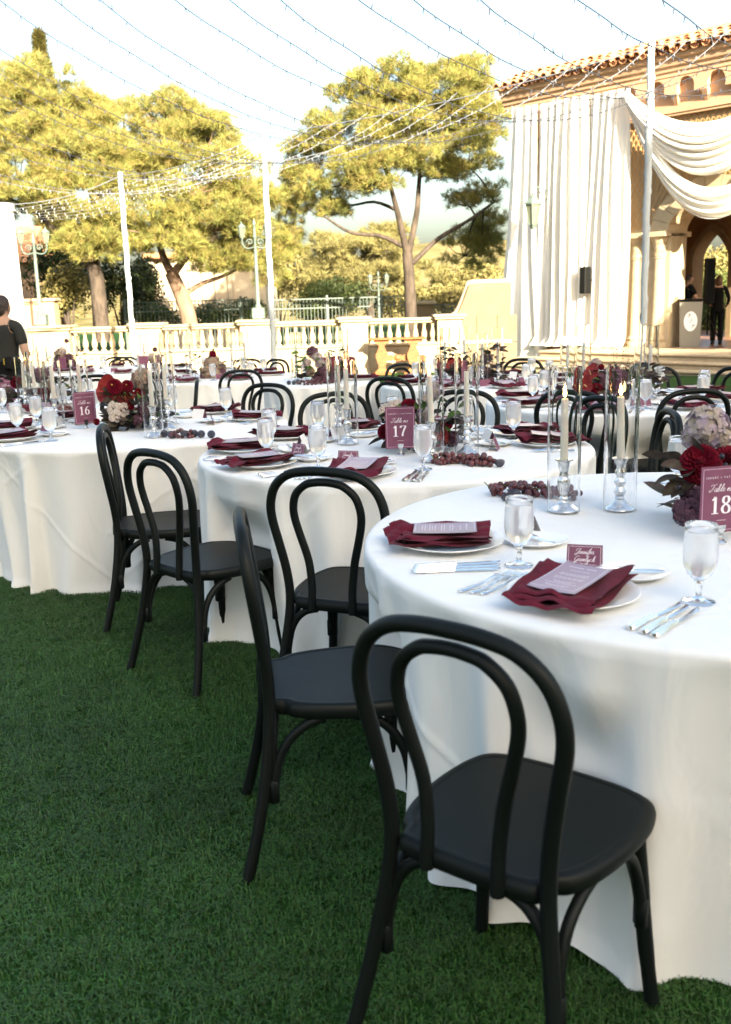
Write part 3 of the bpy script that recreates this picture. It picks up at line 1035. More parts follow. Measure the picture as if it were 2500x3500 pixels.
# columns under the arch
cprof = [(.26, 0), (.26, .12), (.21, .14), (.235, .20), (.20, .26), (.17, .30), (.165, 1.2), (.15, 2.18), (.175, 2.20), (.15, 2.23)]
cme = G().lathe(cprof, 20).mesh('column', M_stone2, 40)
gcap = G().lathe([(.15, 2.23), (.17, 2.35), (.16, 2.5), (.24, 2.66), (.28, 2.72)], 16)
for lev, (zz, rr, ll) in enumerate(((2.24, .155, .20), (2.42, .165, .22))):
    for k in range(8):
        a = (k + .5 * lev) * math.pi / 4
        d = Vector((math.cos(a), math.sin(a), 0))
        s_ = Vector((-math.sin(a), math.cos(a), 0))
        for i in range(5):
            pass
        prev = None
        for i in range(6):
            q_ = i / 5
            w = .062 * math.sin(math.pi * min(1, q_ * .75 + .25)) + .008
            cpt = d * (rr + .085 * q_ ** 2.2) + Vector((0, 0, zz + ll * (q_ - .30 * q_ ** 4)))
            cur = (cpt - s_ * w, cpt + d * .02, cpt + s_ * w)
            if prev:
                gcap.add(list(prev) + list(cur), [(0, 1, 4, 3), (1, 2, 5, 4)])
            prev = cur
gcap.box(-.29, .29, -.29, .29, 2.72, 2.84)
capme = gcap.mesh('capital', M_stone2, 40)
for cx, cy in ((4.93, -.02), (4.25, -.10), (4.93, -.62), (7.68, -.02), (8.36, -.10), (7.68, -.62)):
    c_ = obj('column', cme, pv, (cx, cy, .0))
    obj('capital', capme, c_)
# lattice strips over the spandrels
LZ0, LZ1, LX0, LX1 = 2.92, 5.56, 3.9, 8.6
lat_n = 0
for sg in (-1, 1):
    k = -60
    while k < 90:
        cx = k * .135
        k += 1
        seg = []
        prev_in = False
        pts = []
        for i in range(41):
            z = LZ0 + (LZ1 - LZ0) * i / 40
            x = cx + sg * (z - LZ0) * .55
            ok = LX0 < x < LX1 and (((x - AC) / (AR + .53)) ** 2 + ((z - ASZ) / (AR * AV + .53)) ** 2 > 1)
            if ok:
                pts.append((x, z))
            if (not ok or i == 40) and pts:
                if len(pts) > 1:
                    seg.append((pts[0], pts[-1]))
                pts = []
        for (a, b) in seg:
            d = Vector((b[0] - a[0], 0, b[1] - a[1])).normalized()
            s_ = Vector((d.z, 0, -d.x)) * .010
            y0_, y1_ = (.012, .03) if sg < 0 else (.024, .042)
            A_, B_ = Vector((a[0], 0, a[1])), Vector((b[0], 0, b[1]))
            v = []
            for yy in (y0_, y1_):
                for p_ in (A_ - s_, A_ + s_, B_ + s_, B_ - s_):
                    v.append((p_.x, yy, p_.z))
            fl('lattice_strip', G().add(v, [(4, 5, 6, 7), (0, 4, 7, 3), (1, 2, 6, 5)]), M_lattice, 0)
            lat_n += 1
# frieze with little corbel arches, cornice
fl('frieze', G().box(.56, TW, -.7, .12, 5.62, 6.62), M_plaster)
fl('frieze_moulding', G().box(.52, TW, .05, .19, 5.56, 5.65).box(.52, TW, .05, .16, 5.50, 5.558), M_plaster)
NA = 14
for i in range(NA):
    x = .95 + i * .76 + .11
    g = G()
    arch_wall(g, x - .38, x + .38, 6.42, .12, .28, x, .22, 6.10, 5.96)
    fl('corbel_arch', g, M_plaster)
    fl('corbel', G().add([(x - .38, .28, 5.96), (x - .22, .28, 5.96), (x - .22, .12, 5.96), (x - .38, .12, 5.96), (x - .34, .12, 5.72), (x - .26, .12, 5.72)], [(0, 1, 2, 3), (0, 4, 5, 1), (0, 3, 4), (1, 5, 2)]), M_plaster)
cp = [(.10, 6.36), (.30, 6.36), (.30, 6.43), (.34, 6.47), (.35, 6.54), (.40, 6.58), (.42, 6.65), (.42, 6.70), (.49, 6.73), (.51, 6.80), (.51, 6.84), (.10, 6.84)]
n = len(cp)
g = G().add([(.27, y, z) for y, z in cp] + [(TW, y, z) for y, z in cp], [tuple(range(n)), tuple(range(2 * n - 1, n - 1, -1))] + [(i, n + i, n + (i + 1) % n, (i + 1) % n) for i in range(n)])
fl('cornice', g, M_plaster, 25)
g = G().add([(.77 - y, -7.2, z) for y, z in cp] + [(.77 - y, .1, z) for y, z in cp], [tuple(range(n)), tuple(range(2 * n - 1, n - 1, -1))] + [(i, n + i, n + (i + 1) % n, (i + 1) % n) for i in range(n)])
fl('side_cornice', g, M_plaster, 25)
roof = obj('roof', G().add([(.20, .58, 6.85), (TW + .5, .58, 6.85), (TW + .5, -3.2, 8.2), (2.7, -3.2, 8.2), (.20, -7.6, 6.85), (TW + .5, -7.6, 6.85)], [(0, 1, 2, 3), (0, 3, 4), (3, 2, 5, 4)]).mesh('roof', M_tile, 0), pv)


def barrel(r0, r1, L, up=True, n=7):
    g = G()
    v = []
    for (r_, y_) in ((r0, 0), (r1, -L)):
        for rr in (r_, r_ - .022):
            for i in range(n + 1):
                a = math.pi * i / n
                v.append((rr * math.cos(a), y_, (rr if up else -rr) * math.sin(a)))
    m = n + 1
    f = []
    for i in range(n):
        f += [(i, i + 1, 2 * m + i + 1, 2 * m + i), (m + i, 3 * m + i, 3 * m + i + 1, m + i + 1), (i, m + i, m + i + 1, i + 1)]
    return g.add(v, f).mesh('tile', M_tile, 50)


tcov, tpan = barrel(.105, .085, .46), barrel(.11, .095, .46, False)
sl = math.atan2(1.44, 4.1)
for row in range(3):
    for i in range(50):
        x = .30 + i * .265
        y = .64 - row * .42
        z = 6.87 + (.58 - y) * math.tan(sl) + row * .03
        obj('tile', tcov, roof, (x + random.uniform(-.02, .02), y + random.uniform(-.05, .04), z + .055), (-sl + random.uniform(-.05, .05), 0, random.uniform(-.05, .05)))
        if row < 2:
            obj('tile', tpan, roof, (x + .132, y - .03, z + .06), (-sl, 0, random.uniform(-.03, .03)))

# platform and steps before the pavilion
def fpiece(name, x0, x1, y0, y1, z0, z1, par, mat=M_stone2, c=.015):
    return fl(name, G().cbox(x0, x1, y0, y1, z0, z1, c), mat, 30, par)


st = thing('pavilion_steps', 'wide pale stone steps leading up to the pavilion', 'steps')
st.matrix_world = PM
for k, (d1, z1, xs_) in enumerate(((2.15, .0, 2.95), (2.50, -.15, 2.55), (2.85, -.30, 2.15))):
    d0 = 0 if k == 0 else (1.9, 2.1, 2.45)[k]
    fpiece('tread_core', xs_ + .03, TW, d0 + .0, d1 - .03, -.62, z1 - .055, st)
    nb = 9
    for i in range(nb):
        a_, b_ = xs_ + (TW - xs_) * i / nb, xs_ + (TW - xs_) * (i + 1) / nb
        fpiece('tread_slab', a_ + .004, b_ - .004, d0 + .0, d1 + .02, z1 - .055, z1 + (.0 if k else -.002), st)

# ------------------------------------------------------------------ drapes on the pavilion front
def drape_panel(label, x0, x1, ztop, zbot, seed, flare=.0, d0=.40, pool=.25):
    r = random.Random(seed)
    nf = int((x1 - x0) / .23)
    ph = [r.uniform(-.5, .5) for _ in range(nf + 3)]
    am = [r.choice([.25, .5, .8, 1.2, 1.5]) * r.uniform(.8, 1.2) for _ in range(nf + 3)]
    nu, nv = nf * 22, 46

    def fn(u, v):
        z = ztop + (zbot - ztop) * v
        f = u * nf + ph[0] * .4 * math.sin(v * 2 + seed)
        k = int(f)
        a = am[k] * (1 - f + k) + am[k + 1] * (f - k)
        fr = f - k
        wd = .35 + .5 * (ph[k] + .5)
        w = math.exp(-(((fr - .5) + .12 * math.sin(v * 3 + k) * v) / (.32 * wd + .06)) ** 2) + .10 * math.cos(2 * math.pi * (f * 2.6 + ph[0] + .3 * math.sin(v * 4)))
        A = (.05 + .12 * v ** .8) * a
        spread = (u - .5) * flare * v ** 1.5
        x = x0 + (x1 - x0) * u + spread + .03 * math.sin(v * 5 + f)
        y = d0 + A * w + .10 * v * v + .05 * math.sin(u * 7 + seed + v * 2) * v
        if v > .965:
            y += (v - .965) * pool * 12 * (.6 + .5 * w)
            z = max(z, zbot + .012 + .03 * w)
        return (x, y, z)
    g = G().grid(nu, nv, fn)
    o = obj('hanging_drape', g.mesh('hanging_drape', M_drape, 180), None, label=label, cat='drape', group='drapes on the pavilion front')
    o.matrix_world = PM
    return o


drape_panel('leftmost ivory drape panel falling past the steps to the ground', .58, 1.42, 6.14, -.50, 1, .95, .34)
drape_panel('middle ivory drape panel right of the wall lantern', 1.52, 3.04, 6.12, -.0, 2, .16, .34, .5)
drape_panel('right ivory drape panel beside the lattice and column', 3.08, 4.24, 6.09, .0, 3, .20, .34, .6)


def swag(label, x0, x1, zt, dip0, dip1, seed, d0, nf=7, tw=.25):
    r = random.Random(seed)

    def fn(u, v):
        x = x0 + (x1 - x0) * u
        s_ = 1 - (2 * u - 1) ** 2
        w = .10 + .9 * s_ ** .55
        top, bot = zt - dip0 * s_, zt - .25 - dip1 * s_
        z = top + (bot - top) * v
        y = d0 + .10 * s_ + (.11 * w) * (math.cos(2 * math.pi * nf * (v + .02 * math.sin(5 * u + seed)) + seed) * (.6 + .4 * math.sin(v * 9 + seed))) + .15 * math.sin(v * math.pi)
        z += .02 * w * math.sin(2 * math.pi * nf * v * 1.0 + 3 * u)
        return (x, y, z)
    g = G().grid(64, nf * 10, fn)
    o = obj('drape_swag', g.mesh('drape_swag', M_drape, 180), None, label=label, cat='drape', group='drapes on the pavilion front')
    o.matrix_world = PM
    return o


swag('upper broad ivory swag looped across the pavilion arch', 4.16, 8.7, 6.04, 1.05, 1.95, 4, .42, 7)
swag('lower narrow ivory swag hanging under the broad one', 4.18, 9.1, 5.92, 2.35, 2.78, 5, .38, 4)

# wall lantern, speaker
wl = thing('wall_lantern', 'green bronze wall lantern hanging before the left drapes', 'lantern')
wl.matrix_world = PM @ Matrix.Translation((1.80, .95, 3.10))
g = G()
lantern_mesh(g, (0, 0, 0), 1.4)
obj('frame', g.mesh('lantern_frame', M_patina, 40), wl)
obj('lantern_glass', lantern_glass((0, 0, 0), 1.4), wl)
g = G().tube(catmull([(0, 0, .84), (.0, -.05, .93), (.0, -.4, .92), (0, -.95, .80)], 5), .02, 6)
g.tube(catmull([(0, -.2, .9), (0, -.4, .70), (0, -.7, .62), (0, -.95, .45)], 5), .014, 5)
obj('bracket', g.mesh('bracket', M_patina, 60), wl)
ws = thing('drape_speaker', 'black loudspeaker box set between the drape folds', 'speaker')
ws.matrix_world = PM @ Matrix.Translation((3.21, .62, 1.34))
obj('cabinet', G().cbox(-.09, .09, -.12, .12, 0, .66, .012).mesh('cabinet', M_dark, 30), ws)
obj('grille', G().cbox(-.08, .08, .118, .132, .03, .63, .006).mesh('grille', M_black, 30), ws)
obj('bracket', G().tube([(0, -.1, .33), (0, -.6, .33)], .02, 8).mesh('speaker_bracket', M_dark, 60), ws)

# ------------------------------------------------------------------ podium, console table, poles
def stroke_mesh(name, strokes, thin, thick, mat, dy=0.0, smooth_n=5):
    """pen lettering in the local XZ plane; upright strokes are broad, level ones thin"""
    g = G()
    for s in strokes:
        pts = catmull([(x, dy, z) for x, z in s], smooth_n) if len(s) > 2 else [Vector((x, dy, z)) for x, z in s]
        L_, R_ = [], []
        for i, p in enumerate(pts):
            d = (pts[min(i + 1, len(pts) - 1)] - pts[max(i - 1, 0)])
            if d.length < 1e-9:
                d = Vector((1, 0, 0))
            d.normalize()
            w = (thin + (thick - thin) * abs(d.z) ** 1.5) / 2
            nrm = Vector((d.z, 0, -d.x)) * w
            L_.append(p - nrm)
            R_.append(p + nrm)
        n = len(pts)
        g.add(L_ + R_, [(i, i + 1, n + i + 1, n + i) for i in range(n - 1)])
    return g.mesh(name, mat, 0)


NUM = {'1': [[(.12, .80), (.22, .86), (.32, .98)], [(.32, .98), (.32, .02)], [(.10, .01), (.54, .01)]],
       '5': [[(.16, .97), (.54, .97)], [(.17, .97), (.15, .56)], [(.15, .56), (.30, .62), (.46, .56), (.55, .38), (.50, .14), (.34, .02), (.16, .05), (.08, .16)]],
       '6': [[(.50, .96), (.32, .88), (.16, .66), (.09, .36), (.16, .10), (.31, .01), (.46, .08), (.53, .29), (.46, .50), (.32, .58), (.17, .50), (.10, .36)]],
       '7': [[(.08, .80), (.10, .97)], [(.10, .97), (.56, .97)], [(.56, .97), (.40, .62), (.28, .30), (.24, .02)]],
       '8': [[(.31, .54), (.16, .64), (.13, .80), (.20, .94), (.32, .98), (.45, .94), (.51, .80), (.46, .65), (.31, .53), (.15, .42), (.08, .25), (.15, .07), (.31, .0), (.48, .06), (.55, .24), (.47, .42), (.31, .54)]]}
CUR = {'T': [[(-.05, .75), (.1, .95), (.35, .9), (.6, .95), (.75, 1.05)], [(.45, .92), (.35, .5), (.2, .08), (-.02, .0), (-.1, .15), (.05, .3)]],
       'a': [[(.35, .42), (.2, .46), (.06, .3), (.05, .1), (.16, .0), (.3, .15), (.38, .44), (.34, .1), (.42, .0), (.55, .12)]],
       'b': [[(.0, .1), (.18, .45), (.3, .9), (.22, 1.0), (.13, .8), (.08, .2), (.16, .0), (.3, .1), (.34, .36), (.5, .36)]],
       'l': [[(.0, .08), (.2, .5), (.3, .92), (.2, .98), (.12, .7), (.1, .12), (.2, .0), (.36, .14)]],
       'e': [[(.0, .1), (.2, .22), (.28, .4), (.18, .46), (.06, .28), (.08, .06), (.22, .0), (.42, .14)]],
       'n': [[(.0, .1), (.12, .42), (.08, .02)], [(.08, .02), (.2, .36), (.32, .42), (.3, .06), (.4, .0), (.52, .14)]],
       'o': [[(.25, .44), (.08, .36), (.05, .12), (.18, .0), (.34, .1), (.36, .34), (.25, .44), (.5, .4)]],
       'i': [[(.0, .1), (.14, .42), (.1, .08), (.2, .0), (.34, .14)], [(.17, .6), (.19, .66)]],
       'f': [[(.0, .05), (.22, .5), (.36, .95), (.26, .98), (.14, .5), (.02, -.35), (-.06, -.4), (.1, -.1), (.3, .12)], [(.05, .4), (.34, .42)]],
       'r': [[(.0, .1), (.12, .46), (.3, .42), (.24, .08), (.34, .0), (.46, .14)]],
       'm': [[(.0, .1), (.1, .42), (.06, .02)], [(.06, .02), (.16, .36), (.26, .42), (.24, .02)], [(.24, .02), (.34, .36), (.44, .42), (.42, .06), (.5, .0), (.62, .14)]],
       'c': [[(.3, .38), (.18, .46), (.05, .26), (.08, .04), (.22, .0), (.4, .14)]],
       'h': [[(.0, .08), (.18, .5), (.26, .92), (.18, .98), (.1, .6), (.04, .0)], [(.04, .0), (.18, .36), (.3, .42), (.28, .06), (.38, .0), (.5, .14)]],
       'y': [[(.0, .1), (.12, .42), (.12, .08), (.24, .02), (.36, .42), (.22, -.3), (.08, -.42), (.02, -.28), (.3, .02), (.48, .14)]],
       'J': [[(-.1, .5), (.0, .85), (.3, 1.0), (.6, .95), (.42, .5), (.2, -.15), (-.02, -.25), (-.08, -.05), (.2, .12), (.5, .14)]],
       'G': [[(.6, .8), (.45, 1.0), (.15, .8), (.0, .4), (.12, .05), (.38, .08), (.52, .42), (.42, -.1), (.2, -.35), (.0, -.25), (.3, -.02), (.6, .14)]],
       'B': [[(.25, .9), (.15, .4), (.02, .0)], [(.0, .7), (.2, 1.0), (.5, .98), (.55, .75), (.3, .55), (.5, .48), (.52, .15), (.28, -.02), (.1, .1)]],
       'F': [[(.0, .8), (.25, .95), (.7, 1.0)], [(.45, .95), (.35, .4), (.15, .02), (-.05, .05), (.0, .2)], [(.2, .5), (.55, .52)]],
       'P': [[(.3, .9), (.2, .4), (.05, -.02)], [(.0, .65), (.15, .95), (.5, 1.0), (.62, .78), (.45, .52), (.25, .5)]]}
CW = {'T': .62, 'l': .30, 'i': .30, 'e': .38, 'f': .30, 'r': .40, 'm': .58, 'J': .5, 'G': .6, 'B': .7, 'F': .7, 'P': .7}


def cursive(text, h, slant=.35):
    out, x = [], 0
    for ch in text:
        if ch == ' ':
            x += .3
            continue
        if ch == '.':
            out.append([(x * h, 0), (x * h + .05 * h, .04 * h)])
            x += .15
            continue
        for s in CUR[ch]:
            out.append([((x + px + slant * pz) * h, pz * h) for px, pz in s])
        x += CW.get(ch, .47)
    w = x * h
    return [[(px - w / 2, pz) for px, pz in s] for s in out]


def text_mesh(txt, size, mat, spacing=1.25):
    cu = bpy.data.curves.new('txt', 'FONT')
    cu.body = txt
    cu.size = size
    cu.space_character = spacing
    cu.align_x = 'CENTER'
    cu.resolution_u = 2
    o = bpy.data.objects.new('txt', cu)
    me = bpy.data.meshes.new_from_object(o)
    me.transform(Matrix.Rotation(math.pi / 2, 4, 'X'))
    me.materials.clear()
    me.materials.append(mat)
    return me


pd = thing('podium', 'taupe podium with white oval monogram before the pavilion arch', 'podium', (8.03, 24.58, .0), R(-16))
g = G().add([(-.23, -.2, 0), (.23, -.2, 0), (.23, .2, 0), (-.23, .2, 0), (-.265, -.24, 1.08), (.265, -.24, 1.08), (.265, .22, 1.13), (-.265, .22, 1.13)],
            [(3, 2, 1, 0), (4, 5, 6, 7), (0, 1, 5, 4), (1, 2, 6, 5), (2, 3, 7, 6), (3, 0, 4, 7)])
obj('body', g.mesh('podium_body', M_podium, 0), pd)
obj('top', G().cbox(-.29, .29, -.27, .25, 1.095, 1.125, .008).mesh('podium_top', M_dark, 30), pd, (0, 0, .02), (R(-5) * 0, 0, 0))
ov = [(.155 * math.cos(a), .235 * math.sin(a)) for a in np.linspace(0, 2 * math.pi, 40)[:-1]]
g = G().add([(x, -.232 - .02 * (z + .25), .62 + z) for x, z in ov] + [(x, -.222 - .02 * (z + .25), .62 + z) for x, z in ov], [tuple(range(39))] + [(i, 39 + i, 39 + (i + 1) % 39, (i + 1) % 39) for i in range(39)])
oval = obj('oval_plaque', g.mesh('oval_plaque', M_white, 30), pd)
M_ink = M('dark_ink', (.05, .045, .05), .7)
for ch, x, z in (('B', -.045, .72), ('F', -.005, .59), ('P', .045, .46)):
    obj('letter', stroke_mesh('letter', cursive(ch, .085), .004, .012, M_ink), oval, (x, -.243, z))

# console table by the balustrade
ctx = (P(1262, 1150, 25.2).x + P(1453, 1150, 25.2).x) / 2
ctw = (P(1453, 1150, 25.2).x - P(1262, 1150, 25.2).x)
ct = thing('console_table', 'carved honey wood trestle table against the balustrade', 'table', (ctx, 25.2, -.505))
obj('table_top', G().cbox(-ctw / 2, ctw / 2, -.24, .24, .86, .91, .012).mesh('ct_top', M_wood, 30), ct)
pf = [(.10, .05), (.17, .02), (.17, .09), (.10, .14), (.085, .22), (.12, .34), (.155, .44), (.15, .52), (.10, .62), (.07, .70), (.09, .76), (.20, .82), (.20, .858)]
for sx in (-1, 1):
    g = G()
    out = [(x, z) for x, z in pf] + [(-x, z) for x, z in reversed(pf)]
    n = len(out)
    g.add([(x, -.16, z) for x, z in out] + [(x, .16, z) for x, z in out], [tuple(range(n)), tuple(range(2 * n - 1, n - 1, -1))] + [(i, n + i, n + (i + 1) % n, (i + 1) % n) for i in range(n)])
    obj('leg', g.mesh('ct_leg', M_wood, 40), ct, (sx * ctw * .28, 0, 0))
    obj('foot', G().cbox(-.24, .24, -.2, .2, 0, .055, .012).mesh('ct_foot', M_wood, 30), ct, (sx * ctw * .28, 0, 0))
w_ = ctw * .28 - .10
sp = [(-w_, .36), (-w_ * .6, .33), (-w_ * .3, .37), (-.1, .33), (.1, .33), (w_ * .3, .37), (w_ * .6, .33), (w_, .36), (w_, .44), (w_ * .6, .49), (w_ * .3, .45), (.1, .49), (-.1, .49), (-w_ * .3, .45), (-w_ * .6, .49), (-w_, .44)]
n = len(sp)
g = G().add([(x, -.03, z) for x, z in sp] + [(x, .03, z) for x, z in sp], [tuple(range(n)), tuple(range(2 * n - 1, n - 1, -1))] + [(i, n + i, n + (i + 1) % n, (i + 1) % n) for i in range(n)])
g.ball((0, -.035, .41), .07, 10, 6, (1, .35, 1))
obj('stretcher', g.mesh('ct_stretcher', M_wood, 40), ct)


def pole(label, x, y, ztop, r):
    zb = gz(y)
    t = thing('light_pole', label, 'pole', (x, y, zb), 0, 'white poles carrying the string lights')
    H = ztop - zb
    pts, rad = [], []
    for i in range(40):
        q_ = i / 39
        pts.append((.006 * math.sin(q_ * 31), .006 * math.cos(q_ * 27), H * q_))
        rad.append(r * (1 + .05 * math.sin(q_ * 70) + .04 * math.sin(q_ * 173)))
    obj('pole', G().tube(pts, rad, 12).mesh('pole', M_pole, 180), t)
    obj('wrap', G().tube([(r * 1.03 * math.cos(q_ * 60), r * 1.03 * math.sin(q_ * 60), H * (.02 + .96 * q_)) for q_ in np.linspace(0, 1, 260)], r * .16, 4).mesh('wrap', M_pole, 180), t)
    obj('cap', G().lathe([(r * .9, 0), (r * 1.1, .01), (r * 1.05, .06), (0, .09)], 12).mesh('pole_cap', M_pole, 50), t, (0, 0, H))
    obj('base_plate', G().lathe([(.0, 0), (.28, .0), (.28, .02), (.0, .02)], 20).mesh('base_plate', M_dark, 30), t)
    return Vector((x, y, ztop))


tp1, tp2, tp3 = P(897, 460, 19), P(409, 600, 23), P(2228, 160, 14)
p1 = pole('white wrapped pole rising behind the middle tables', tp1.x + .02, 19, tp1.z, .052)
p2 = pole('white wrapped pole left of the pale forked pine', tp2.x + .02, 23, tp2.z, .056)
p3 = pole('bluish white wrapped pole before the pavilion column', tp3.x, 14, tp3.z, .048)
# draped white corner post at the left edge
lp = thing('draped_post', 'thick white draped post at the far left edge', 'post', (P(45, 1150, 19.5).x, 19.5, gz(19.5)))
LPZ = P(10, 700, 19.5).z - gz(19.5)
gg = G().grid(96, 24, lambda u, v: ((.20 + .06 * v + .022 * math.cos(u * 2 * math.pi * 17) * (1 + .5 * math.sin(u * 37)) + .03 * max(0, .08 - v) * 10) * math.cos(2 * math.pi * u), (.20 + .06 * v + .022 * math.cos(u * 2 * math.pi * 17)) * math.sin(2 * math.pi * u), LPZ * (1 - v) + .02), wrap=True)
obj('drape_cloth', gg.mesh('post_cloth', M_drape, 180), lp)
obj('post_core', G().tube([(0, 0, 0), (0, 0, LPZ)], .09, 10).mesh('post_core', M_pole, 60), lp)
obj('cap', G().lathe([(.24, LPZ - .14), (.265, LPZ - .1), (.25, LPZ), (.18, LPZ + .03), (0, LPZ + .04)], 24).mesh('post_top', M_drape, 60), lp)
lpt = Vector((lp.location.x, 19.5, lp.location.z + LPZ))

# ------------------------------------------------------------------ string lights
bulb_me = G().tube([(0, 0, 0), (0, 0, .016)], .005, 5).tube([(0, 0, .016), (0, 0, .045)], [.005, .0028], 5).mesh('bulb', M_bulb, 60)
bulbw_me = bulb_me.copy()
bulbw_me.materials.clear()
bulbw_me.materials.append(M_bulbw)
FRM = lambda p: (lambda d: (d.dot(_fw) > .3 and abs(FPX * d.dot(_r2) / d.dot(_fw)) < 1420 and abs(FPX * d.dot(_u2) / d.dot(_fw)) < 1850))(p - Vector((0, 0, CAMH)))


def string(label, A, B, sag, seed, bulbs=True, me=None, step=.15, rad=.0042, group='string lights overhead'):
    r = random.Random(seed)
    t = thing('string_light', label, 'string light', A, 0, group)
    A, B = Vector(A), Vector(B)
    n = 60
    pts = []
    for i in range(n + 1):
        q_ = i / n
        p = A.lerp(B, q_)
        p.z -= 4 * sag * q_ * (1 - q_)
        p.x += .012 * math.sin(q_ * 67 + seed)
        pts.append(p)
    obj('wire', G().tube([p - A for p in pts], rad, 5, False).mesh('wire', M_wire, 180), t)
    L = (B - A).length
    m = int(L / step)
    if bulbs:
        for i in range(1, m):
            q_ = (i + r.uniform(-.2, .2)) / m
            p = A.lerp(B, q_)
            p.z -= 4 * sag * q_ * (1 - q_)
            p.x += .012 * math.sin(q_ * 67 + seed)
            if not FRM(p):
                continue
            dirn = -1 if r.random() < .66 else 1
            obj('bulb', me or bulb_me, t, p - A, (r.uniform(-.5, .5) + (math.pi if dirn < 0 else 0), r.uniform(-.5, .5), r.uniform(0, 6)))
    return t


def cable(label, A, B, sag):
    t = thing('support_cable', label, 'cable', A, 0, 'cables between the poles')
    A, B = Vector(A), Vector(B)
    pts = [A.lerp(B, i / 24) - Vector((0, 0, 4 * sag * (i / 24) * (1 - i / 24))) - A for i in range(25)]
    obj('wire', G().tube(pts, .008, 5).mesh('cable_wire', M_wire, 180), t)


ext = p3 + (p3 - p1) * .75
cable('grey cable running between the middle pole and the right pole', p1, p3, .12)
cable('grey cable running from the right pole out of the frame', p3, ext, .1)
cable('thin cable between the left and middle white poles', p2, p1, .15)
cable('thin cable between the draped post and left pole', lpt, p2, .15)
SV = Vector((-6.84, -6.25, 0))
names = ['first', 'second', 'third', 'fourth', 'fifth', 'sixth', 'seventh', 'eighth', 'ninth', 'tenth', 'eleventh', 'twelfth', 'thirteenth', 'fourteenth', 'fifteenth', 'sixteenth', 'seventeenth', 'eighteenth', 'nineteenth']
ST = [.08, .165, .25, .335, .42, .50, .58, .66, .75, .84, .91, .99, 1.065, 1.13, 1.195, 1.26, 1.33, 1.395, 1.475]
for i, q_ in enumerate(ST):
    A = p1.lerp(p3, q_) + Vector((0, 0, -.03))
    B = A + SV
    B.z = 5.1
    string('%s grey string of mini lights counted from the left' % names[i], A, B, 1.6 + .08 * math.sin(i * 2.1), 100 + i)
cable('near support cable for the string lights out of frame', p1 + SV + Vector((0, 0, 5.1 - p1.z)), p1.lerp(p3, 1.6) + SV + Vector((0, 0, 5.1 - p1.lerp(p3, 1.6).z)), .02)
for i in range(7):
    A = lpt + Vector((-.1, .2 + i * .06, -.10 - .02 * i))
    B = p1 + Vector((-.3 + .03 * i, .2 + i * .25, -.08))
    string('%s sunlit white light string from the top of the bunch left of the middle pole' % names[i], A, B, .16 + .038 * i, 200 + i, True, bulbw_me, .17, .003, 'sunlit light strings bunched at left')

# ------------------------------------------------------------------ chairs
def chair_parts():
    rt = .0155
    half = [(.222, -.285, 0), (.208, -.258, .10), (.190, -.232, .22), (.170, -.212, .36), (.163, -.206, .45), (.170, -.210, .54), (.188, -.222, .64), (.203, -.232, .72), (.200, -.240, .78), (.176, -.247, .835), (.128, -.252, .872), (.066, -.255, .886)]
    full = half + [(0, -.256, .889)] + [(-x, y, z) for x, y, z in reversed(half)]
    outer = G().tube(catmull(full, 4), rt, 10).mesh('back_frame', M_resin, 60)
    h2 = [(.074, -.222, .412), (.074, -.221, .44), (.074, -.216, .50), (.083, -.214, .58), (.104, -.222, .66), (.118, -.230, .72), (.119, -.237, .765), (.104, -.243, .81), (.066, -.247, .842), (.03, -.249, .851)]
    f2 = h2 + [(0, -.2495, .853)] + [(-x, y, z) for x, y, z in reversed(h2)]
    inner = G().tube(catmull(f2, 4), .0135, 10).mesh('back_hoop', M_resin, 60)
    so = [(0, -.222), (.08, -.221), (.135, -.216), (.150, -.200), (.158, -.170), (.180, -.150), (.200, -.10), (.214, -.02), (.217, .06), (.210, .13), (.188, .180), (.125, .205), (0, .213)]
    oc = catmull([(x, y, 0) for x, y in so] + [(-x, y, 0) for x, y in reversed(so[1:-1])], 4, True)
    lev = [(.86, .408), (.965, .410), (.995, .420), (1.0, .432), (.985, .444), (.955, .4495), (.90, .4502), (.888, .4485), (.876, .4485), (.5, .4465), (.02, .446)]
    g = G()
    n = len(oc)
    v = []
    for s, z in lev:
        for p in oc:
            v.append((p.x * s, (p.y + .005) * s - .005, z))
    f = [tuple(range(n - 1, -1, -1)), tuple((len(lev) - 1) * n + i for i in range(n))]
    for k in range(len(lev) - 1):
        for i in range(n):
            j = (i + 1) % n
            f.append((k * n + i, k * n + j, (k + 1) * n + j, (k + 1) * n + i))
    g.add(v, f)
    seat = g.mesh('seat', M_resin, 50)
    legs = [G().tube(catmull([(s * .168, .140, .415), (s * .178, .150, .28), (s * .190, .160, .13), (s * .203, .172, 0)], 4), [.0175] * 5 + [.0165] * 4 + [.0150] * 4, 10).mesh('leg', M_resin, 60) for s in (-1, 1)]
    br = []
    for s in (-1, 1):
        for path in ([(s * .178, -.213, .235), (s * .172, -.207, .30), (s * .150, -.200, .36), (s * .115, -.195, .395), (s * .070, -.190, .408)],
                     [(s * .184, -.205, .235), (s * .178, -.190, .30), (s * .176, -.160, .355), (s * .178, -.115, .392), (s * .180, -.07, .408)],
                     [(s * .186, .140, .235), (s * .180, .128, .30), (s * .180, .095, .36), (s * .180, .05, .395), (s * .180, .0, .408)],
                     [(s * .178, .152, .235), (s * .168, .146, .30), (s * .145, .142, .36), (s * .11, .140, .395), (s * .065, .138, .408)]):
            g = G().tube(catmull(path, 4), .0125, 8)
            p = path[0]
            g.cbox(p[0] - .0115, p[0] + .0115, p[1] - .0115, p[1] + .0115, p[2] - .045, p[2] + .02, .004)
            br.append(g.mesh('brace', M_resin, 60))
    return outer, inner, seat, legs, br


CP = chair_parts()


CHAIRS = []


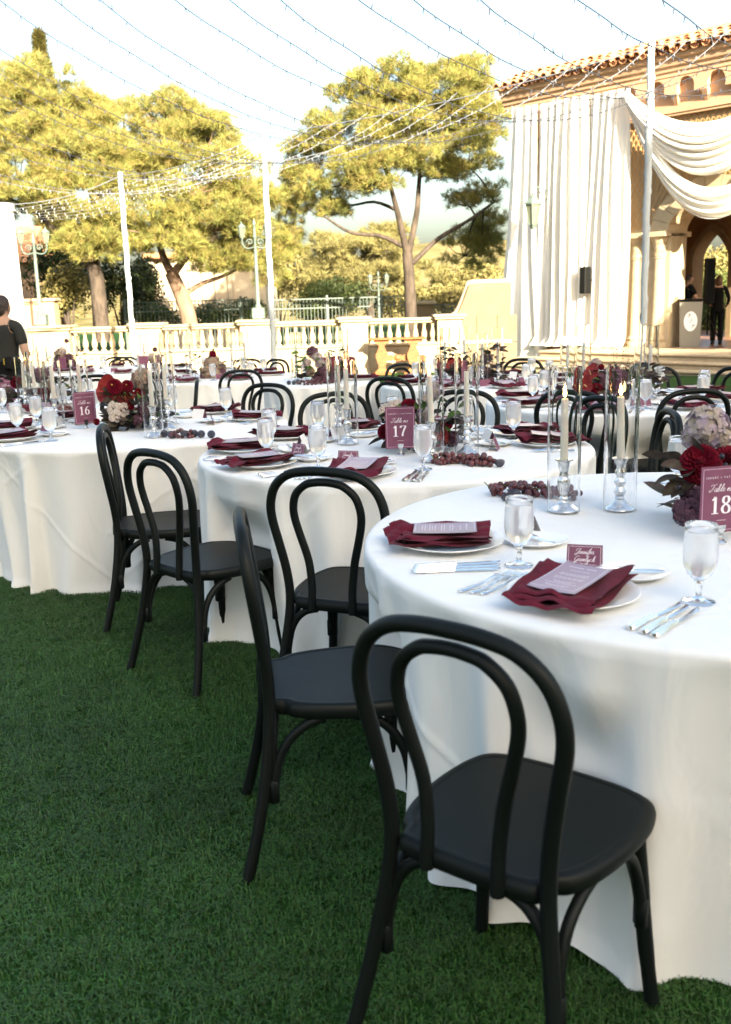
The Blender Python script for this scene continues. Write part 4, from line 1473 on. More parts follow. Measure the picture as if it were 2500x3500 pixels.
def chair(x, y, head, label, apex=False):
    h = R(head)
    if apex:
        x, y = x + .256 * math.sin(h), y + .256 * math.cos(h)
    CHAIRS.append((x, y))
    t = thing('bentwood_chair', label, 'chair', (x, y, gz(y)), -h, 'black bentwood chairs')
    obj('back_frame', CP[0], t)
    obj('back_hoop', CP[1], t)
    obj('seat', CP[2], t)
    for m in CP[3]:
        obj('leg', m, t)
    for m in CP[4]:
        obj('brace', m, t)
    return t


TAB = {'18': (.975, 2.675, .980), '17': (.142, 4.416, .872), '16': (-1.32, 5.64, .89), '15': (-2.69, 7.63, .89), 'M4': (1.68, 6.52, .86), 'M3': (1.06, 8.85, .90),
       'M2': (-.39, 9.62, .56), 'M1': (-1.70, 11.2, .92), 'L2': (-3.30, 13.8, .92), 'L1': (-5.0, 14.6, .9)}
TN = {'18': 'table eighteen', '17': 'table seventeen', '16': 'table sixteen', '15': 'table fifteen', 'M4': 'the table nearest the steps', 'M3': 'the dark plume table',
      'M2': 'the small purple hydrangea table', 'M1': 'the cream hydrangea table', 'L2': 'the far table near the left pole', 'L1': 'the farthest left table'}


def face(x, y, tb):
    c = TAB[tb]
    return math.degrees(math.atan2(c[0] - x, c[1] - y))


chair(.288, 1.753, 38.5, 'nearest black bentwood chair, at the front of table eighteen')
chair(-.067, 2.497, 83, 'black bentwood chair at the left side of table eighteen')
chair(-.029, 3.338, 24, 'black bentwood chair facing the front of table seventeen')
chair(-.597, 3.791, 45, 'black bentwood chair at the front left of table seventeen')
chair(-.915, 4.464, 82, 'leftmost foreground bentwood chair, at the left side of table seventeen')
for (ax, ay, tb, lb) in ((1.36, 4.37, '17', 'black chair right of table seventeen behind the tall goblet'), (1.82, 5.43, 'M4', 'black chair with its back to table eighteen, facing the steps'),
                         (1.17, 5.60, 'M4', 'black chair behind the left glass cylinder of table eighteen'), (1.22, 5.02, '17', 'black chair at the far right of table seventeen'),
                         (1.52, 4.02, '18', 'black chair behind the tall hydrangea at right edge'), (.20, 7.50, 'M3', 'black chair behind the number seventeen sign'),
                         (.37, 9.62, 'M3', 'black chair on the sunlit lawn left of the dark plume'), (.58, 5.72, '17', 'black chair behind the right glass cylinder of table seventeen'),
                         (-.17, 5.85, '17', 'black chair behind the left glass cylinder of table seventeen'), (-1.15, 9.55, 'M1', 'tall looking black chair with its back to table sixteen'),
                         (-.65, 6.95, '16', 'black chair facing us behind table sixteen'), (-1.29, 7.85, '15', 'black chair seen edge on between tables fifteen and sixteen'),
                         (2.26, 7.75, 'M4', 'black chair before the steps, left of the grapes'), (1.62, 10.0, 'M3', 'black chair before the steps near the drape foot'),
                         (-1.0, 12.0, 'M1', 'black chair in front of the middle white pole base'), (-1.40, 12.4, 'M1', 'edge on black chair left of the middle white pole'),
                         (-3.64, 15.0, 'L2', 'left of two far black chairs near the left pole'), (-3.46, 14.8, 'L2', 'right of two far black chairs near the left pole'),
                         (-2.40, 9.1, '15', 'black chair behind table fifteen, right of its candles'), (-2.62, 8.95, '15', 'black chair directly behind the candles of table fifteen'),
                         (2.78, 7.35, 'M4', 'black chair at the right frame edge by the steps'), (-1.82, 8.7, '15', 'black chair half hidden behind the candles of table sixteen'),
                         (-1.62, 7.0, '16', 'black chair behind the red flowers of table sixteen')):
    chair(ax, ay, face(ax, ay, tb), lb, True)

# maroon covered chair behind the small table
mc = (-.27, 10.95)
chair(mc[0], mc[1], 180 + 4, 'black chair hidden under a maroon throw')
th = thing('chair_throw', 'maroon velvet throw covering a chair back behind the small table', 'throw', (mc[0], mc[1] + .25, gz(mc[1])), R(4))
g = G()
for sy, zb in ((-1, .18), (1, .12)):
    g.grid(22, 16, lambda u, v, sy=sy, zb=zb: ((u - .5) * (.40 + .14 * v) + .012 * math.sin(v * 5 + u * 9), sy * (.035 + .05 * v + .015 * math.cos(u * 21) * v), .925 - .02 * (2 * u - 1) ** 4 - (.925 - zb) * v))
g.grid(22, 6, lambda u, v: ((u - .5) * .40, -.035 + .07 * v, .925 - .02 * (2 * u - 1) ** 4 + .012 * math.sin(math.pi * v)))
obj('throw_cloth', g.mesh('throw', M_throw, 180), th)

# ------------------------------------------------------------------ tablecloths
def tablecloth(key, seed, nth=300, nv=26):
    cx, cy, Rr = TAB[key]
    zt = .758
    r = np.random.default_rng(seed)
    nf = int(r.integers(22, 28))
    ang = np.sort((np.arange(nf) + r.uniform(-.33, .33, nf)) * 2 * np.pi / nf)
    amp = r.uniform(.55, 1.25, nf)
    wid = r.uniform(.30, .80, nf) * np.pi / nf
    th_ = np.arange(nth) * 2 * np.pi / nth
    fold = np.zeros(nth)
    for a, m_, w in zip(ang, amp, wid):
        d = (th_ - a + np.pi) % (2 * np.pi) - np.pi
        fold += m_ * np.exp(-(d / w) ** 2)
    fold -= fold.max() * .80
    cr = [(r.uniform(0, 6.28), r.uniform(.0, .5), r.choice([-1, 1]) * r.uniform(.6, 1.3)) for _ in range(9)]
    rows = []
    for q_ in np.linspace(0, 1, 9)[:-1]:
        rr = Rr * (.02 + .965 * q_)
        rows.append(np.c_[rr * np.cos(th_), rr * np.sin(th_), zt + .0010 * np.sin(th_ * 3 + q_ * 9) * (q_ > .2)])
    for k in range(5):
        a = math.pi / 2 * k / 4
        rows.append(np.c_[(Rr - .014 + .016 * math.sin(a)) * np.cos(th_), (Rr - .014 + .016 * math.sin(a)) * np.sin(th_), np.full(nth, zt - .016 * (1 - math.cos(a)))])
    hem = .012 + .006 * np.sin(th_ * 4 + seed) + .006 * np.sin(th_ * 9 + 2 * seed) - .008 * np.clip(fold, -.5, .8)
    for s in np.linspace(.02, 1, nv):
        A = .09 * s ** .65
        tw = th_ + .05 * s * np.sin(th_ * 5 + seed) + .03 * s * s * np.sin(th_ * 11 + seed * 2)
        f = np.interp(tw, th_, fold, period=2 * np.pi)
        rr = Rr + .006 + .004 * s + A * f
        for (c0, s0, sl_) in cr:
            d = (th_ - c0 + np.pi) % (2 * np.pi) - np.pi
            rr = rr + .0060 * np.exp(-((s - s0 - sl_ * d) / .016) ** 2) * (np.abs(d) < .6) * s ** .3
        rr = rr + .003 * s * np.sin(th_ * 31 + s * 9 + seed)
        z = (zt - .016) * (1 - s) + hem * s
        # chair seats pushed under the overhang press the cloth inwards
        for (hx, hy) in CHAIRS:
            vx, vy = hx - cx, hy - cy
            if math.hypot(vx, vy) > Rr + .30:
                continue
            ca = np.cos(th_) * vx + np.sin(th_) * vy
            disc = .232 ** 2 - (vx * vx + vy * vy - ca * ca)
            lim = ca - np.sqrt(np.maximum(disc, 0))
            edge = np.clip((disc + .010) / .010, 0, 1)
            k_s = np.clip((.66 - z) / .18, 0, 1)
            k_s = k_s * k_s * (3 - 2 * k_s)
            push = np.where((ca > 0), np.clip(rr - lim + .004, 0, .30), 0) * (disc > 0)
            rr = rr - push * k_s
        if s > .93:
            rr = rr + .12 * (s - .93) * (1 + .8 * np.sin(th_ * 7 + seed))
        rows.append(np.c_[rr * np.cos(th_), rr * np.sin(th_), np.maximum(z, .006)])
    V = np.concatenate(rows)
    nr = len(rows)
    g = G()
    f = [tuple(range(nth))]
    for k in range(nr - 1):
        o = k * nth
        for i in range(nth):
            j = (i + 1) % nth
            f.append((o + i, o + nth + i, o + nth + j, o + j))
    g.v, g.f = [tuple(p) for p in V], f
    obj('tablecloth', g.mesh('tablecloth', M_cloth, 180), None, (cx, cy, gz(cy)), label='white floor length cloth on ' + TN[key], cat='tablecloth', group='white round tablecloths')


for i, k_ in enumerate(TAB):
    tablecloth(k_, 5 + i * 3, 520 if k_ in ('18', '17', '16') else 220, 72 if k_ in ('18', '17', '16') else 18)


def tz(key):
    return .759 + gz(TAB[key][1])

# ------------------------------------------------------------------ tableware prototypes
plate_me = G().lathe([(0, .004), (.085, .004), (.092, .001), (.088, .0), (.095, .0), (.100, .006), (.125, .013), (.143, .0185), (.1465, .0195), (.1455, .0215), (.140, .0205), (.118, .016), (.098, .0105), (.090, .0085), (0, .008)], 48).mesh('plate', M_china, 60)
bread_me = G().lathe([(0, .003), (.05, .003), (.052, .0), (.058, .0), (.064, .006), (.082, .013), (.084, .014), (.083, .0155), (.064, .0095), (.05, .007), (0, .0065)], 36).mesh('bread_plate', M_china, 60)


def napkin_mesh(seed):
    r = random.Random(seed)
    g = G()
    nu, nv = 26, 20
    k1, k2, k3, k4 = r.uniform(.7, 1.1), r.uniform(.5, 1.0), r.uniform(.5, 1.0), r.uniform(.2, .6)
    ph = r.uniform(0, 6)
    for lay in range(3):
        hw, hd = .106 - .005 * lay + .004 * r.random(), .140 - .008 * lay
        ox, oy = r.uniform(-.008, .008), -.020 + .010 * lay
        for side in (0, 1):
            def fn(u, v, side=side, lay=lay):
                a, b = 2 * u - 1, 2 * v - 1
                x = hw * a * (1 + .05 * b) + ox
                y = hd * b * (1 - .07 * math.sin(a * 2 + ph)) + oy
                c = (a * a) * (b * b)
                up = (k1 if a < 0 and b > 0 else k2 if a > 0 and b > 0 else k3 if a > 0 else k4)
                z = .022 + .0065 * lay + .008 * up * abs(a) * max(0, b + .3) + .007 * a * a + .006 * math.sin(a * 4 + ph + lay) * b
                z -= .005 * (1 - a * a) * (1 - b * b)
                if b < -.72:
                    z += .007 * math.sin((-.72 - b) / .28 * math.pi * .9) * (1 + .4 * math.sin(a * 5 + ph))
                z += .0035 * math.sin(a * 9 + b * 5 + ph + lay * 2)
                ed = min(1, (1 - abs(a)) * 9) * min(1, (1 - abs(b)) * 7)
                z += (.0022 if side else -.0022) * ed ** .5
                return (x, y, z)
            o = len(g.f)
            g.grid(nu, nv, fn)
            if side == 0:
                g.f[o:] = [tuple(reversed(q_)) for q_ in g.f[o:]]
    return g.mesh('napkin', M_nap, 180)


NAPS = [napkin_mesh(s) for s in (1, 2, 3, 4, 5)]
menu_me = G().grid(10, 10, lambda u, v: ((u - .5) * .105, (v - .5) * .150, .002 * (2 * v - 1) ** 2 + .0025 * (2 * u - 1) ** 2)).mesh('menu_card', M_vellum, 180)


def menu_print(seed):
    r = random.Random(seed)
    g = G()
    hz = lambda x, y: .0010 + .004 * (2 * (y / .15)) ** 2 + .0025 * (2 * (x / .105)) ** 2
    def strip(x0, x1, y, h):
        g.add([(x0, y, hz(x0, y)), (x1, y, hz(x1, y)), (x1, y + h, hz(x1, y + h)), (x0, y + h, hz(x0, y + h))], [(0, 1, 2, 3)])
    for blk in ((.036, 1), (.018, 2), (-.002, 2), (-.024, 3), (-.048, 2)):
        for i in range(blk[1]):
            y = blk[0] - i * .0065
            w = r.uniform(.018, .034)
            x = -w
            while x < w:
                l = r.uniform(.004, .011)
                strip(x, min(w, x + l), y, .0015)
                x += l + .0018
    for k in range(11):
        x = -.030 + k * .0055
        if k != 6:
            strip(x, x + .0032, .050, .0030)
    for sx in (-1, 1):
        g.add([(sx * .0485, y, hz(.0485, y)) for y in np.linspace(-.07, .07, 9)] + [(sx * .0475, y, hz(.0475, y)) for y in np.linspace(-.07, .07, 9)], [(i, i + 1, 10 + i, 9 + i) for i in range(8)])
    strip(-.0475, .0475, .0695, .001)
    strip(-.0475, .0475, -.0705, .001)
    return g.mesh('menu_print', M_print, 0)


MPR = menu_print(4)
# goblet: footed water glass
gob_me = G().lathe([(0, .0), (.034, .0), (.036, .002), (.034, .0045), (.015, .008), (.007, .013), (.0055, .026), (.0075, .034), (.0065, .042), (.0105, .0495), (0, .0500)], 28).mesh('goblet', M_goblet, 60)
rim_me = G().lathe([(.0343, .1585), (.0333, .174), (.0327, .1745), (.0321, .174), (.0331, .1585)], 28, close=True).mesh('rim', M_goblet, 60)
wat_me = G().lathe([(0, .0500), (.0105, .0497), (.026, .064), (.0345, .084), (.0370, .106), (.0362, .130), (.0345, .155), (.0342, .1585), (.0333, .1590), (.0300, .1575), (.020, .1590), (.012, .1612), (0, .158)], 28).mesh('water', M_ice, 60)



def ribbon_solid(g, outline, zf, th):
    """outline: list of (y, halfwidth) along the length; zf: height profile"""
    v, f = [], []
    n = len(outline)
    for y, w in outline:
        z = zf(y)
        v += [(-w, y, z), (-w * .6, y, z + th), (w * .6, y, z + th), (w, y, z), (0, y, z - th * .3)]
    for i in range(n - 1):
        a, b = i * 5, i * 5 + 5
        for k in range(5):
            f.append((a + k, a + (k + 1) % 5, b + (k + 1) % 5, b + k))
    f += [(4, 3, 2, 1, 0), tuple((n - 1) * 5 + k for k in range(5))]
    g.add(v, f)


def fork_mesh():
    g = G()
    zf = lambda y: .003 + .010 * math.exp(-((y - .035) / .03) ** 2) + .004 * max(0, (y - .07) / .03)
    ribbon_solid(g, [(-.10, .0025), (-.097, .0075), (-.088, .010), (-.06, .0075), (-.03, .0042), (0, .0030), (.025, .0032), (.04, .0075), (.05, .0115), (.058, .0120)], zf, .0026)
    for k in range(4):
        x = (k - 1.5) * .0064
        g.tube([(x, .056, zf(.056) + .001), (x, .08, zf(.08) + .001), (x, .102, zf(.102) + .0005)], [.0021, .0018, .0009], 5)
    return g.mesh('fork', M_silver, 60)


def knife_mesh(L=.115):
    g = G()
    ribbon_solid(g, [(-.105, .003), (-.102, .0085), (-.09, .0105), (-.06, .0092), (-.03, .0075), (-.008, .0068), (0, .0080)], lambda y: .004, .0062)
    bl = [(0, .006), (.012, .0095), (L * .5, .0105), (L * .8, .0105), (L * .94, .007), (L, .001)]
    v, f = [], []
    for y, w in bl:
        v += [(-.006, y, .005), (0, y, .0075), (w, y, .005), (0, y, .004)]
    for i in range(len(bl) - 1):
        for k in range(4):
            f.append((i * 4 + k, i * 4 + (k + 1) % 4, i * 4 + 4 + (k + 1) % 4, i * 4 + 4 + k))
    f.append(tuple(len(bl) * 4 - 4 + k for k in range(4)))
    g.add(v, f)
    return g.mesh('knife', M_silver, 50)


FORK, KNIFE, BKNIFE = fork_mesh(), knife_mesh(), knife_mesh(.07)
# tent place card
card_me = G().add([(-.043, 0, 0), (.043, 0, 0), (.043, .020, .055), (-.043, .020, .055)], [(0, 1, 2, 3)]).mesh('card_front', M_card, 0)
cardb_me = G().add([(-.043, .0205, .055), (.043, .0205, .055), (.043, .044, 0), (-.043, .044, 0)], [(0, 1, 2, 3)]).mesh('card_back', M_cardback, 0)
g = G()
for (x0, x1, z0, z1) in ((-.039, .039, .0045, .0053), (-.039, .039, .0502, .051), (-.039, -.0382, .0045, .051), (.0382, .039, .0045, .051)):
    yy = lambda z: z * 20 / 55 - .0006
    g.add([(x0, yy(z0), z0), (x1, yy(z0), z0), (x1, yy(z1), z1), (x0, yy(z1), z1)], [(0, 1, 2, 3)])
cardl_me = g.mesh('card_border', M_print, 0)


def tilt(me):
    """lay upright lettering onto the sloping front of a place card"""
    me.transform(Matrix.Rotation(-math.atan2(20, 55), 4, 'X'))
    return me


name_me = tilt(stroke_mesh('card_name', [[(x, z + .008) for x, z in s] for s in cursive('Jennifer', .0135)] + [[(x, z - .0105) for x, z in s] for s in cursive('Gremlych', .0135)], .0005, .0012, M_print))
food_me = tilt(text_mesh('SALMON', .0042, M_print, 1.2))


def dirname(a):
    a = (a + 360) % 360
    return ['right', 'far right', 'far', 'far left', 'left', 'near left', 'near', 'near right'][int(((a + 22.5) % 360) // 45)]


USED = {}


def onT(key, r, a, dt=0.0):
    """point on the table at radius r and angle a (degrees), shifted sideways by dt"""
    cx, cy, _ = TAB[key]
    A = R(a)
    return (cx + r * math.cos(A) - dt * math.sin(A), cy + r * math.sin(A) + dt * math.cos(A), tz(key))


def setting(key, ang, detail=2, rp=.70, card_turn=0, menu_turn=None, bread=True, gob=True, seed=0, parts=('fork', 'knife')):
    r = random.Random(sum(map(ord, key)) * 37 + int(ang) * 11 + seed)
    dn = dirname(ang)
    while (key, dn) in USED:
        dn = {'right': 'right front', 'far right': 'upper right', 'far': 'upper far', 'far left': 'upper left', 'left': 'left front', 'near left': 'lower left', 'near': 'lower near', 'near right': 'lower right'}.get(dn, dn + ' spare')
    USED[(key, dn)] = 1
    T = TN[key]
    S = 'at the %s seat of %s' % (dn, T)
    k = TAB[key][2] / .90
    rp = rp * k
    rz = R(ang) + math.pi / 2          # local +y points to the table centre
    pos = onT(key, rp, ang)
    pl = obj('dinner_plate', plate_me, None, pos, (0, 0, rz), label='white dinner plate ' + S, cat='plate', group='dinner plates')
    nt = R(r.uniform(-14, 22)) if menu_turn is None else R(menu_turn)
    off = onT(key, rp + .012, ang, r.uniform(-.012, .012))
    obj('napkin', NAPS[r.randrange(5)], None, (off[0], off[1], off[2]), (0, 0, rz + nt), label='burgundy napkin ' + S, cat='napkin', group='burgundy napkins')
    mn = thing('menu_card', 'mauve menu card ' + S, 'menu card', (off[0], off[1], off[2] + .046), rz + nt * .4 - R(r.uniform(0, 12)), 'menu cards')
    mn.rotation_euler[0] = R(r.uniform(-2, 6))
    obj('card', menu_me, mn, scale=1.13)
    if detail >= 2:
        obj('lettering', MPR, mn, (0, 0, .0012), scale=1.13)
    if gob:
        q_ = onT(key, rp - .135, ang, .232 + r.uniform(-.015, .015))
        gb = thing('water_goblet', 'iced water goblet ' + S, 'goblet', q_, r.uniform(0, 6), 'water goblets')
        obj('foot', gob_me, gb)
        obj('bowl', wat_me, gb)
        obj('rim', rim_me, gb)
    if bread:
        q_ = onT(key, rp - .235, ang, .02 + r.uniform(-.02, .02))
        obj('bread_plate', bread_me, None, q_, label='small bread plate ' + S, cat='plate', group='bread plates')
        if detail >= 1:
            obj('butter_knife', BKNIFE, None, (q_[0], q_[1], q_[2] + .011), (0, 0, rz - R(60)), label='butter knife ' + S, cat='knife', group='butter knives')
    q_ = onT(key, rp - .225, ang, -.105)
    place_card(q_, rz + R(card_turn + r.uniform(-12, 12)), 'plum place card ' + S, detail)
    if detail >= 1:
        for i, w in enumerate(('inner', 'middle', 'outer')):
            if 'fork' in parts and (detail > 1 or i < 2):
                q_ = onT(key, rp + .01 + .008 * i, ang, -.172 - .022 * i)
                obj('fork', FORK, None, (q_[0], q_[1], q_[2] + .0006 * i), (0, 0, rz + R(r.uniform(-3, 3))), label='%s fork %s' % (w, S), cat='fork', group='forks')
            if 'knife' in parts and (detail > 1 or i < 2):
                q_ = onT(key, rp + .02 + .006 * i, ang, .205 + .026 * i)
                obj('knife', KNIFE, None, q_, (0, 0, rz + R(r.uniform(-3, 3))), label='%s knife %s' % (w, S), cat='knife', group='knives')


def place_card(loc, rz, label, detail):
    t = thing('place_card', label, 'place card', loc, rz, 'place cards')
    obj('front', card_me, t)
    obj('back', cardb_me, t)
    if detail >= 1:
        obj('border', cardl_me, t)
    if detail >= 2:
        obj('lettering', name_me, t, (0, .0089, .0262))
        obj('lettering', food_me, t, (0, .0022, .0085))


# ------------------------------------------------------------------ table number signs
def sign(key, num, x, y, rz, label, detail=2):
    t = thing('table_sign', label, 'sign', (x, y, tz(key)), rz, 'plum table number signs')
    z0 = .030
    W, H = .127, .178
    obj('card', G().box(-W / 2, W / 2, -.0012, .0012, z0, z0 + H).mesh('sign_card', M_card, 0), t)
    g = G()
    for (x0, x1, a, b) in ((-.058, .058, .006, .0076), (-.058, .058, .1704, .172), (-.058, -.0564, .006, .172), (.0564, .058, .006, .172)):
        g.box(x0, x1, -.0017, -.0011, z0 + a, z0 + b)
    obj('border', g.mesh('sign_border', M('mauve_border', (.50, .34, .44), .7), 0), t)
    g = G().lathe([(0, 0), (.017, 0), (.018, .004), (.014, .008), (.007, .012), (.0055, .020), (.006, .024)], 14)
    g.add([(-.008, -.006, .022), (.008, -.006, .022), (.0065, -.006, .032), (.011, -.006, .036), (.013, -.006, .048), (-.013, -.006, .048), (-.011, -.006, .036), (-.0065, -.006, .032)], [tuple(range(8))])
    g.box(-.012, .012, -.006, -.002, .040, .050)
    g.box(-.007, .007, -.006, .006, .022, .030)
    obj('holder', g.mesh('sign_holder', M_silver, 40), t)
    if num:
        h = .046
        st_, x = [], 0
        for ch in num.strip():
            st_.append((x, ch))
            x += .80 if ch != '1' else .70
        for xo, ch in st_:
            obj('numeral', stroke_mesh('numeral', [[((px + xo - x / 2) * h, pz * h) for px, pz in s] for s in NUM[ch]], .0024, .0080, M_print), t, (0, -.0022, z0 + .052))
        obj('lettering', stroke_mesh('lettering', cursive('Table no.', .020), .0006, .0016, M_print), t, (-.002, -.0022, z0 + .111))
        obj('lettering', text_mesh('SERGEY + TATYANA', .0075, M_print, 1.55), t, (0, -.0022, z0 + .146))
        obj('rule', G().box(-.013, .013, -.0022, -.0018, z0 + .033, z0 + .0338).mesh('rule', M_print, 0), t)


# ------------------------------------------------------------------ candles in glass cylinders
STK = {'twist': [(0, 0), (.044, 0), (.046, .004), (.043, .009), (.030, .016), (.020, .026), (.014, .033), (.016, .038), (.012, .043), (.017, .052), (.019, .060), (.013, .068), (.011, .074), (.017, .083), (.019, .090), (.012, .100), (.011, .106), (.016, .113), (.0175, .121), (.012, .130), (.013, .138), (.018, .146), (.020, .156), (.026, .159), (.026, .1625), (.012, .1625), (.011, .15), (0, .15)],
       'fluted': [(0, 0), (.043, 0), (.045, .005), (.040, .012), (.036, .014), (.026, .024), (.014, .030), (.012, .036), (.015, .042), (.011, .048), (.012, .060), (.016, .085), (.018, .100), (.013, .108), (.015, .114), (.012, .120), (.015, .132), (.018, .148), (.019, .156), (.027, .160), (.027, .164), (.012, .164), (.011, .152), (0, .152)]}
STME = {k: G().lathe(p, 24).mesh('candlestick', M_pewter, 50) for k, p in STK.items()}


def flutes():
    g = G()
    for k in range(30):
        a = k * 2 * math.pi / 30
        d = Vector((math.cos(a), math.sin(a), 0))
        g.tube([d * .026 + Vector((0, 0, .0235)), d * .036 + Vector((0, 0, .0145)), d * .0435 + Vector((0, 0, .0085))], [.0013, .0019, .0015], 4)
    for k in range(8):
        a = k * 2 * math.pi / 8
        d = Vector((math.cos(a), math.sin(a), 0))
        g.tube([d * .0125 + Vector((0, 0, .058)), d * .0175 + Vector((0, 0, .085)), d * .0185 + Vector((0, 0, .10))], [.001, .003, .001], 4)
    return g.mesh('fluting', M_pewter, 60)


FLME = flutes()
candle_me = G().lathe([(0, 0), (.0125, 0), (.0120, .06), (.0108, .192), (.0098, .196), (.003, .1955), (0, .195)], 16).mesh('candle', M_candle, 60)
wick_me = G().tube([(0, 0, .195), (.0005, 0, .206)], .0009, 5).mesh('wick', M_wick, 60)
flame_me = G().lathe([(0, .200), (.0035, .204), (.0055, .211), (.0045, .220), (.002, .230), (0, .238)], 10).mesh('flame', M_flame, 60)
VASE = {}


def vase_mesh(h):
    if h not in VASE:
        r0 = .0505
        VASE[h] = G().lathe([(r0, 0), (r0, h - .001), (r0 - .0012, h), (r0 - .0016, h - .001), (r0 - .0018, 0)], 40, close=True).mesh('glass_cylinder', M_glass, 14)
    return VASE[h]


def candle_set(key, x, y, h, kind, lit, desc, lean=0.0, z=None):
    zz = tz(key) if z is None else z
    T = TN[key]
    obj('glass_cylinder', vase_mesh(h), None, (x, y, zz + .0008), (0, 0, 0), label='clear glass cylinder round the %s candle of %s' % (desc, T), cat='glass cylinder', group='glass cylinders')
    s = thing('candlestick', 'ornate silver candlestick under the %s candle of %s' % (desc, T), 'candlestick', (x, y, zz + .0005), 0, 'silver candlesticks')
    obj('stick', STME[kind], s)
    if kind == 'fluted':
        obj('fluting', FLME, s)
    c_ = thing('taper_candle', '%s ivory taper candle of %s' % (desc, T), 'candle', (x, y, zz + .153), 0, 'ivory taper candles')
    c_.rotation_euler = (lean * .6, lean, 0)
    obj('wax', candle_me, c_)
    obj('wick', wick_me, c_)
    if lit:
        obj('flame', flame_me, c_)


# ------------------------------------------------------------------ fruit
grape_me = G().ball((0, 0, 0), 1, 12, 8, (1, 1, 1.08)).mesh('grape', M_grape, 180)


def grapes(key, x, y, L, n, rz, label, rg=.0115, z=None):
    r = random.Random(int(x * 1000) + n)
    t = thing('grape_cluster', label, 'grapes', (x, y, tz(key) if z is None else z), rz, 'red grape clusters')
    placed = []
    tries = 0
    while len(placed) < n and tries < 6000:
        tries += 1
        u = r.uniform(-1, 1)
        wv = L * .38 * math.sqrt(1 - .75 * u * u)
        p = Vector((u * L / 2, r.uniform(-1, 1) * wv * .8, 0))
        lift = math.sqrt(max(0, 1 - (p.y / (wv * .85 + 1e-6)) ** 2)) * .030 * (1 - .5 * u * u)
        q_ = rg * r.uniform(.82, 1.15)
        p.z = q_ + r.choice([0, .55, 1.0]) * lift
        if all((p - o_).length > (q_ + s_) * .86 for o_, s_ in placed):
            placed.append((p, q_))
    for p, q_ in placed:
        obj('grape', grape_me, t, p, (r.uniform(0, 3), r.uniform(0, 3), r.uniform(0, 3)), q_)
    g = G().tube(catmull([(-L * .48, 0, .02), (-L * .2, .005, .035), (L * .1, -.005, .03), (L * .45, .0, .018)], 4), .0016, 5)
    g.tube(catmull([(-L * .48, 0, .02), (-L * .55, .004, .034), (-L * .6, .002, .045)], 3), .0018, 5)
    obj('stem', g.mesh('grape_stem', M_stem, 60), t)
    return t


fig_me = G().lathe([(0, -.019), (.010, -.018), (.018, -.011), (.0205, -.002), (.018, .008), (.010, .017), (.004, .022), (.003, .030), (0, .031)], 16).mesh('fig', M_fig, 180)


def half_fig():
    g = G()
    pr = [(0, -.019), (.010, -.018), (.018, -.011), (.0205, -.002), (.018, .008), (.010, .017), (.004, .022), (.002, .030)]
    n = 9
    v = [(r_ * math.cos(math.pi * k / (n - 1)), r_ * math.sin(math.pi * k / (n - 1)), z) for r_, z in pr for k in range(n)]
    g.add(v, [(i * n + k, i * n + k + 1, (i + 1) * n + k + 1, (i + 1) * n + k) for i in range(len(pr) - 1) for k in range(n - 1)])
    a = g.mesh('fig_skin', M_fig, 60)
    out = [(r_ * .96, z) for r_, z in pr] + [(-r_ * .96, z) for r_, z in reversed(pr[1:])]
    b = G().add([(x, .0012, z) for x, z in out], [tuple(range(len(out)))]).mesh('fig_flesh', M_figin, 0)
    return a, b


HF = half_fig()


def fig(key, x, y, label, cut=False, rot=(1.3, 0, 0), z=.02):
    if not cut:
        return obj('fig', fig_me, None, (x, y, tz(key) + z), rot, label=label, cat='fig', group='purple figs')
    t = thing('cut_fig', label, 'fig', (x, y, tz(key) + z), 0, 'cut figs')
    t.rotation_euler = rot
    obj('skin', HF[0], t)
    obj('flesh', HF[1], t)


# ------------------------------------------------------------------ flowers
def leaf_mesh(name, L, W, mat, curl=.25, fold=.15, n=7, tip=1.0):
    g = G()
    v, f = [], []
    for i in range(n):
        q_ = i / (n - 1)
        w = W * math.sin(math.pi * q_ ** (.8 * tip)) ** .8 * .5 + .0004
        y = L * q_
        z = -curl * L * q_ * q_
        v += [(-w, y, z + fold * w), (0, y, z), (w, y, z + fold * w)]
    for i in range(n - 1):
        f += [(i * 3, i * 3 + 1, i * 3 + 4, i * 3 + 3), (i * 3 + 1, i * 3 + 2, i * 3 + 5, i * 3 + 4)]
    return g.add(v, f).mesh(name, mat, 180)


def dahlia_mesh(mat=M_dahlia, R0=.045, eye=True):
    g = G()
    N = 170
    for k in range(N):
        q_ = (k + .5) / N
        el = math.asin(1 - 1.45 * q_)
        az = k * 2.39996
        d = Vector((math.cos(el) * math.cos(az), math.cos(el) * math.sin(az), math.sin(el)))
        up = Vector((0, 0, 1))
        s_ = d.cross(up)
        s_ = s_.normalized() if s_.length > 1e-3 else Vector((1, 0, 0))
        tn = s_.cross(d)
        L = R0 * (.36 + .26 * q_)
        W = R0 * (.085 + .085 * q_)
        base = d * R0 * .58
        pts = []
        for i in range(4):
            t = i / 3
            w = W * (.55 + .9 * math.sin(math.pi * (.2 + .62 * t)) - .55 * t ** 3)
            c = base + d * L * t + tn * (-.10 * R0 * t * t)
            pts.append((c - s_ * w + d * .25 * w, c - tn * w * .25, c + s_ * w + d * .25 * w))
        v = [p for tr in pts for p in tr]
        f = []
        for i in range(3):
            f += [(i * 3, i * 3 + 1, i * 3 + 4, i * 3 + 3), (i * 3 + 1, i * 3 + 2, i * 3 + 5, i * 3 + 4)]
        g.add(v, f)
    g.ball((0, 0, 0), R0 * .64, 12, 8)
    return g.mesh('dahlia', mat, 180)


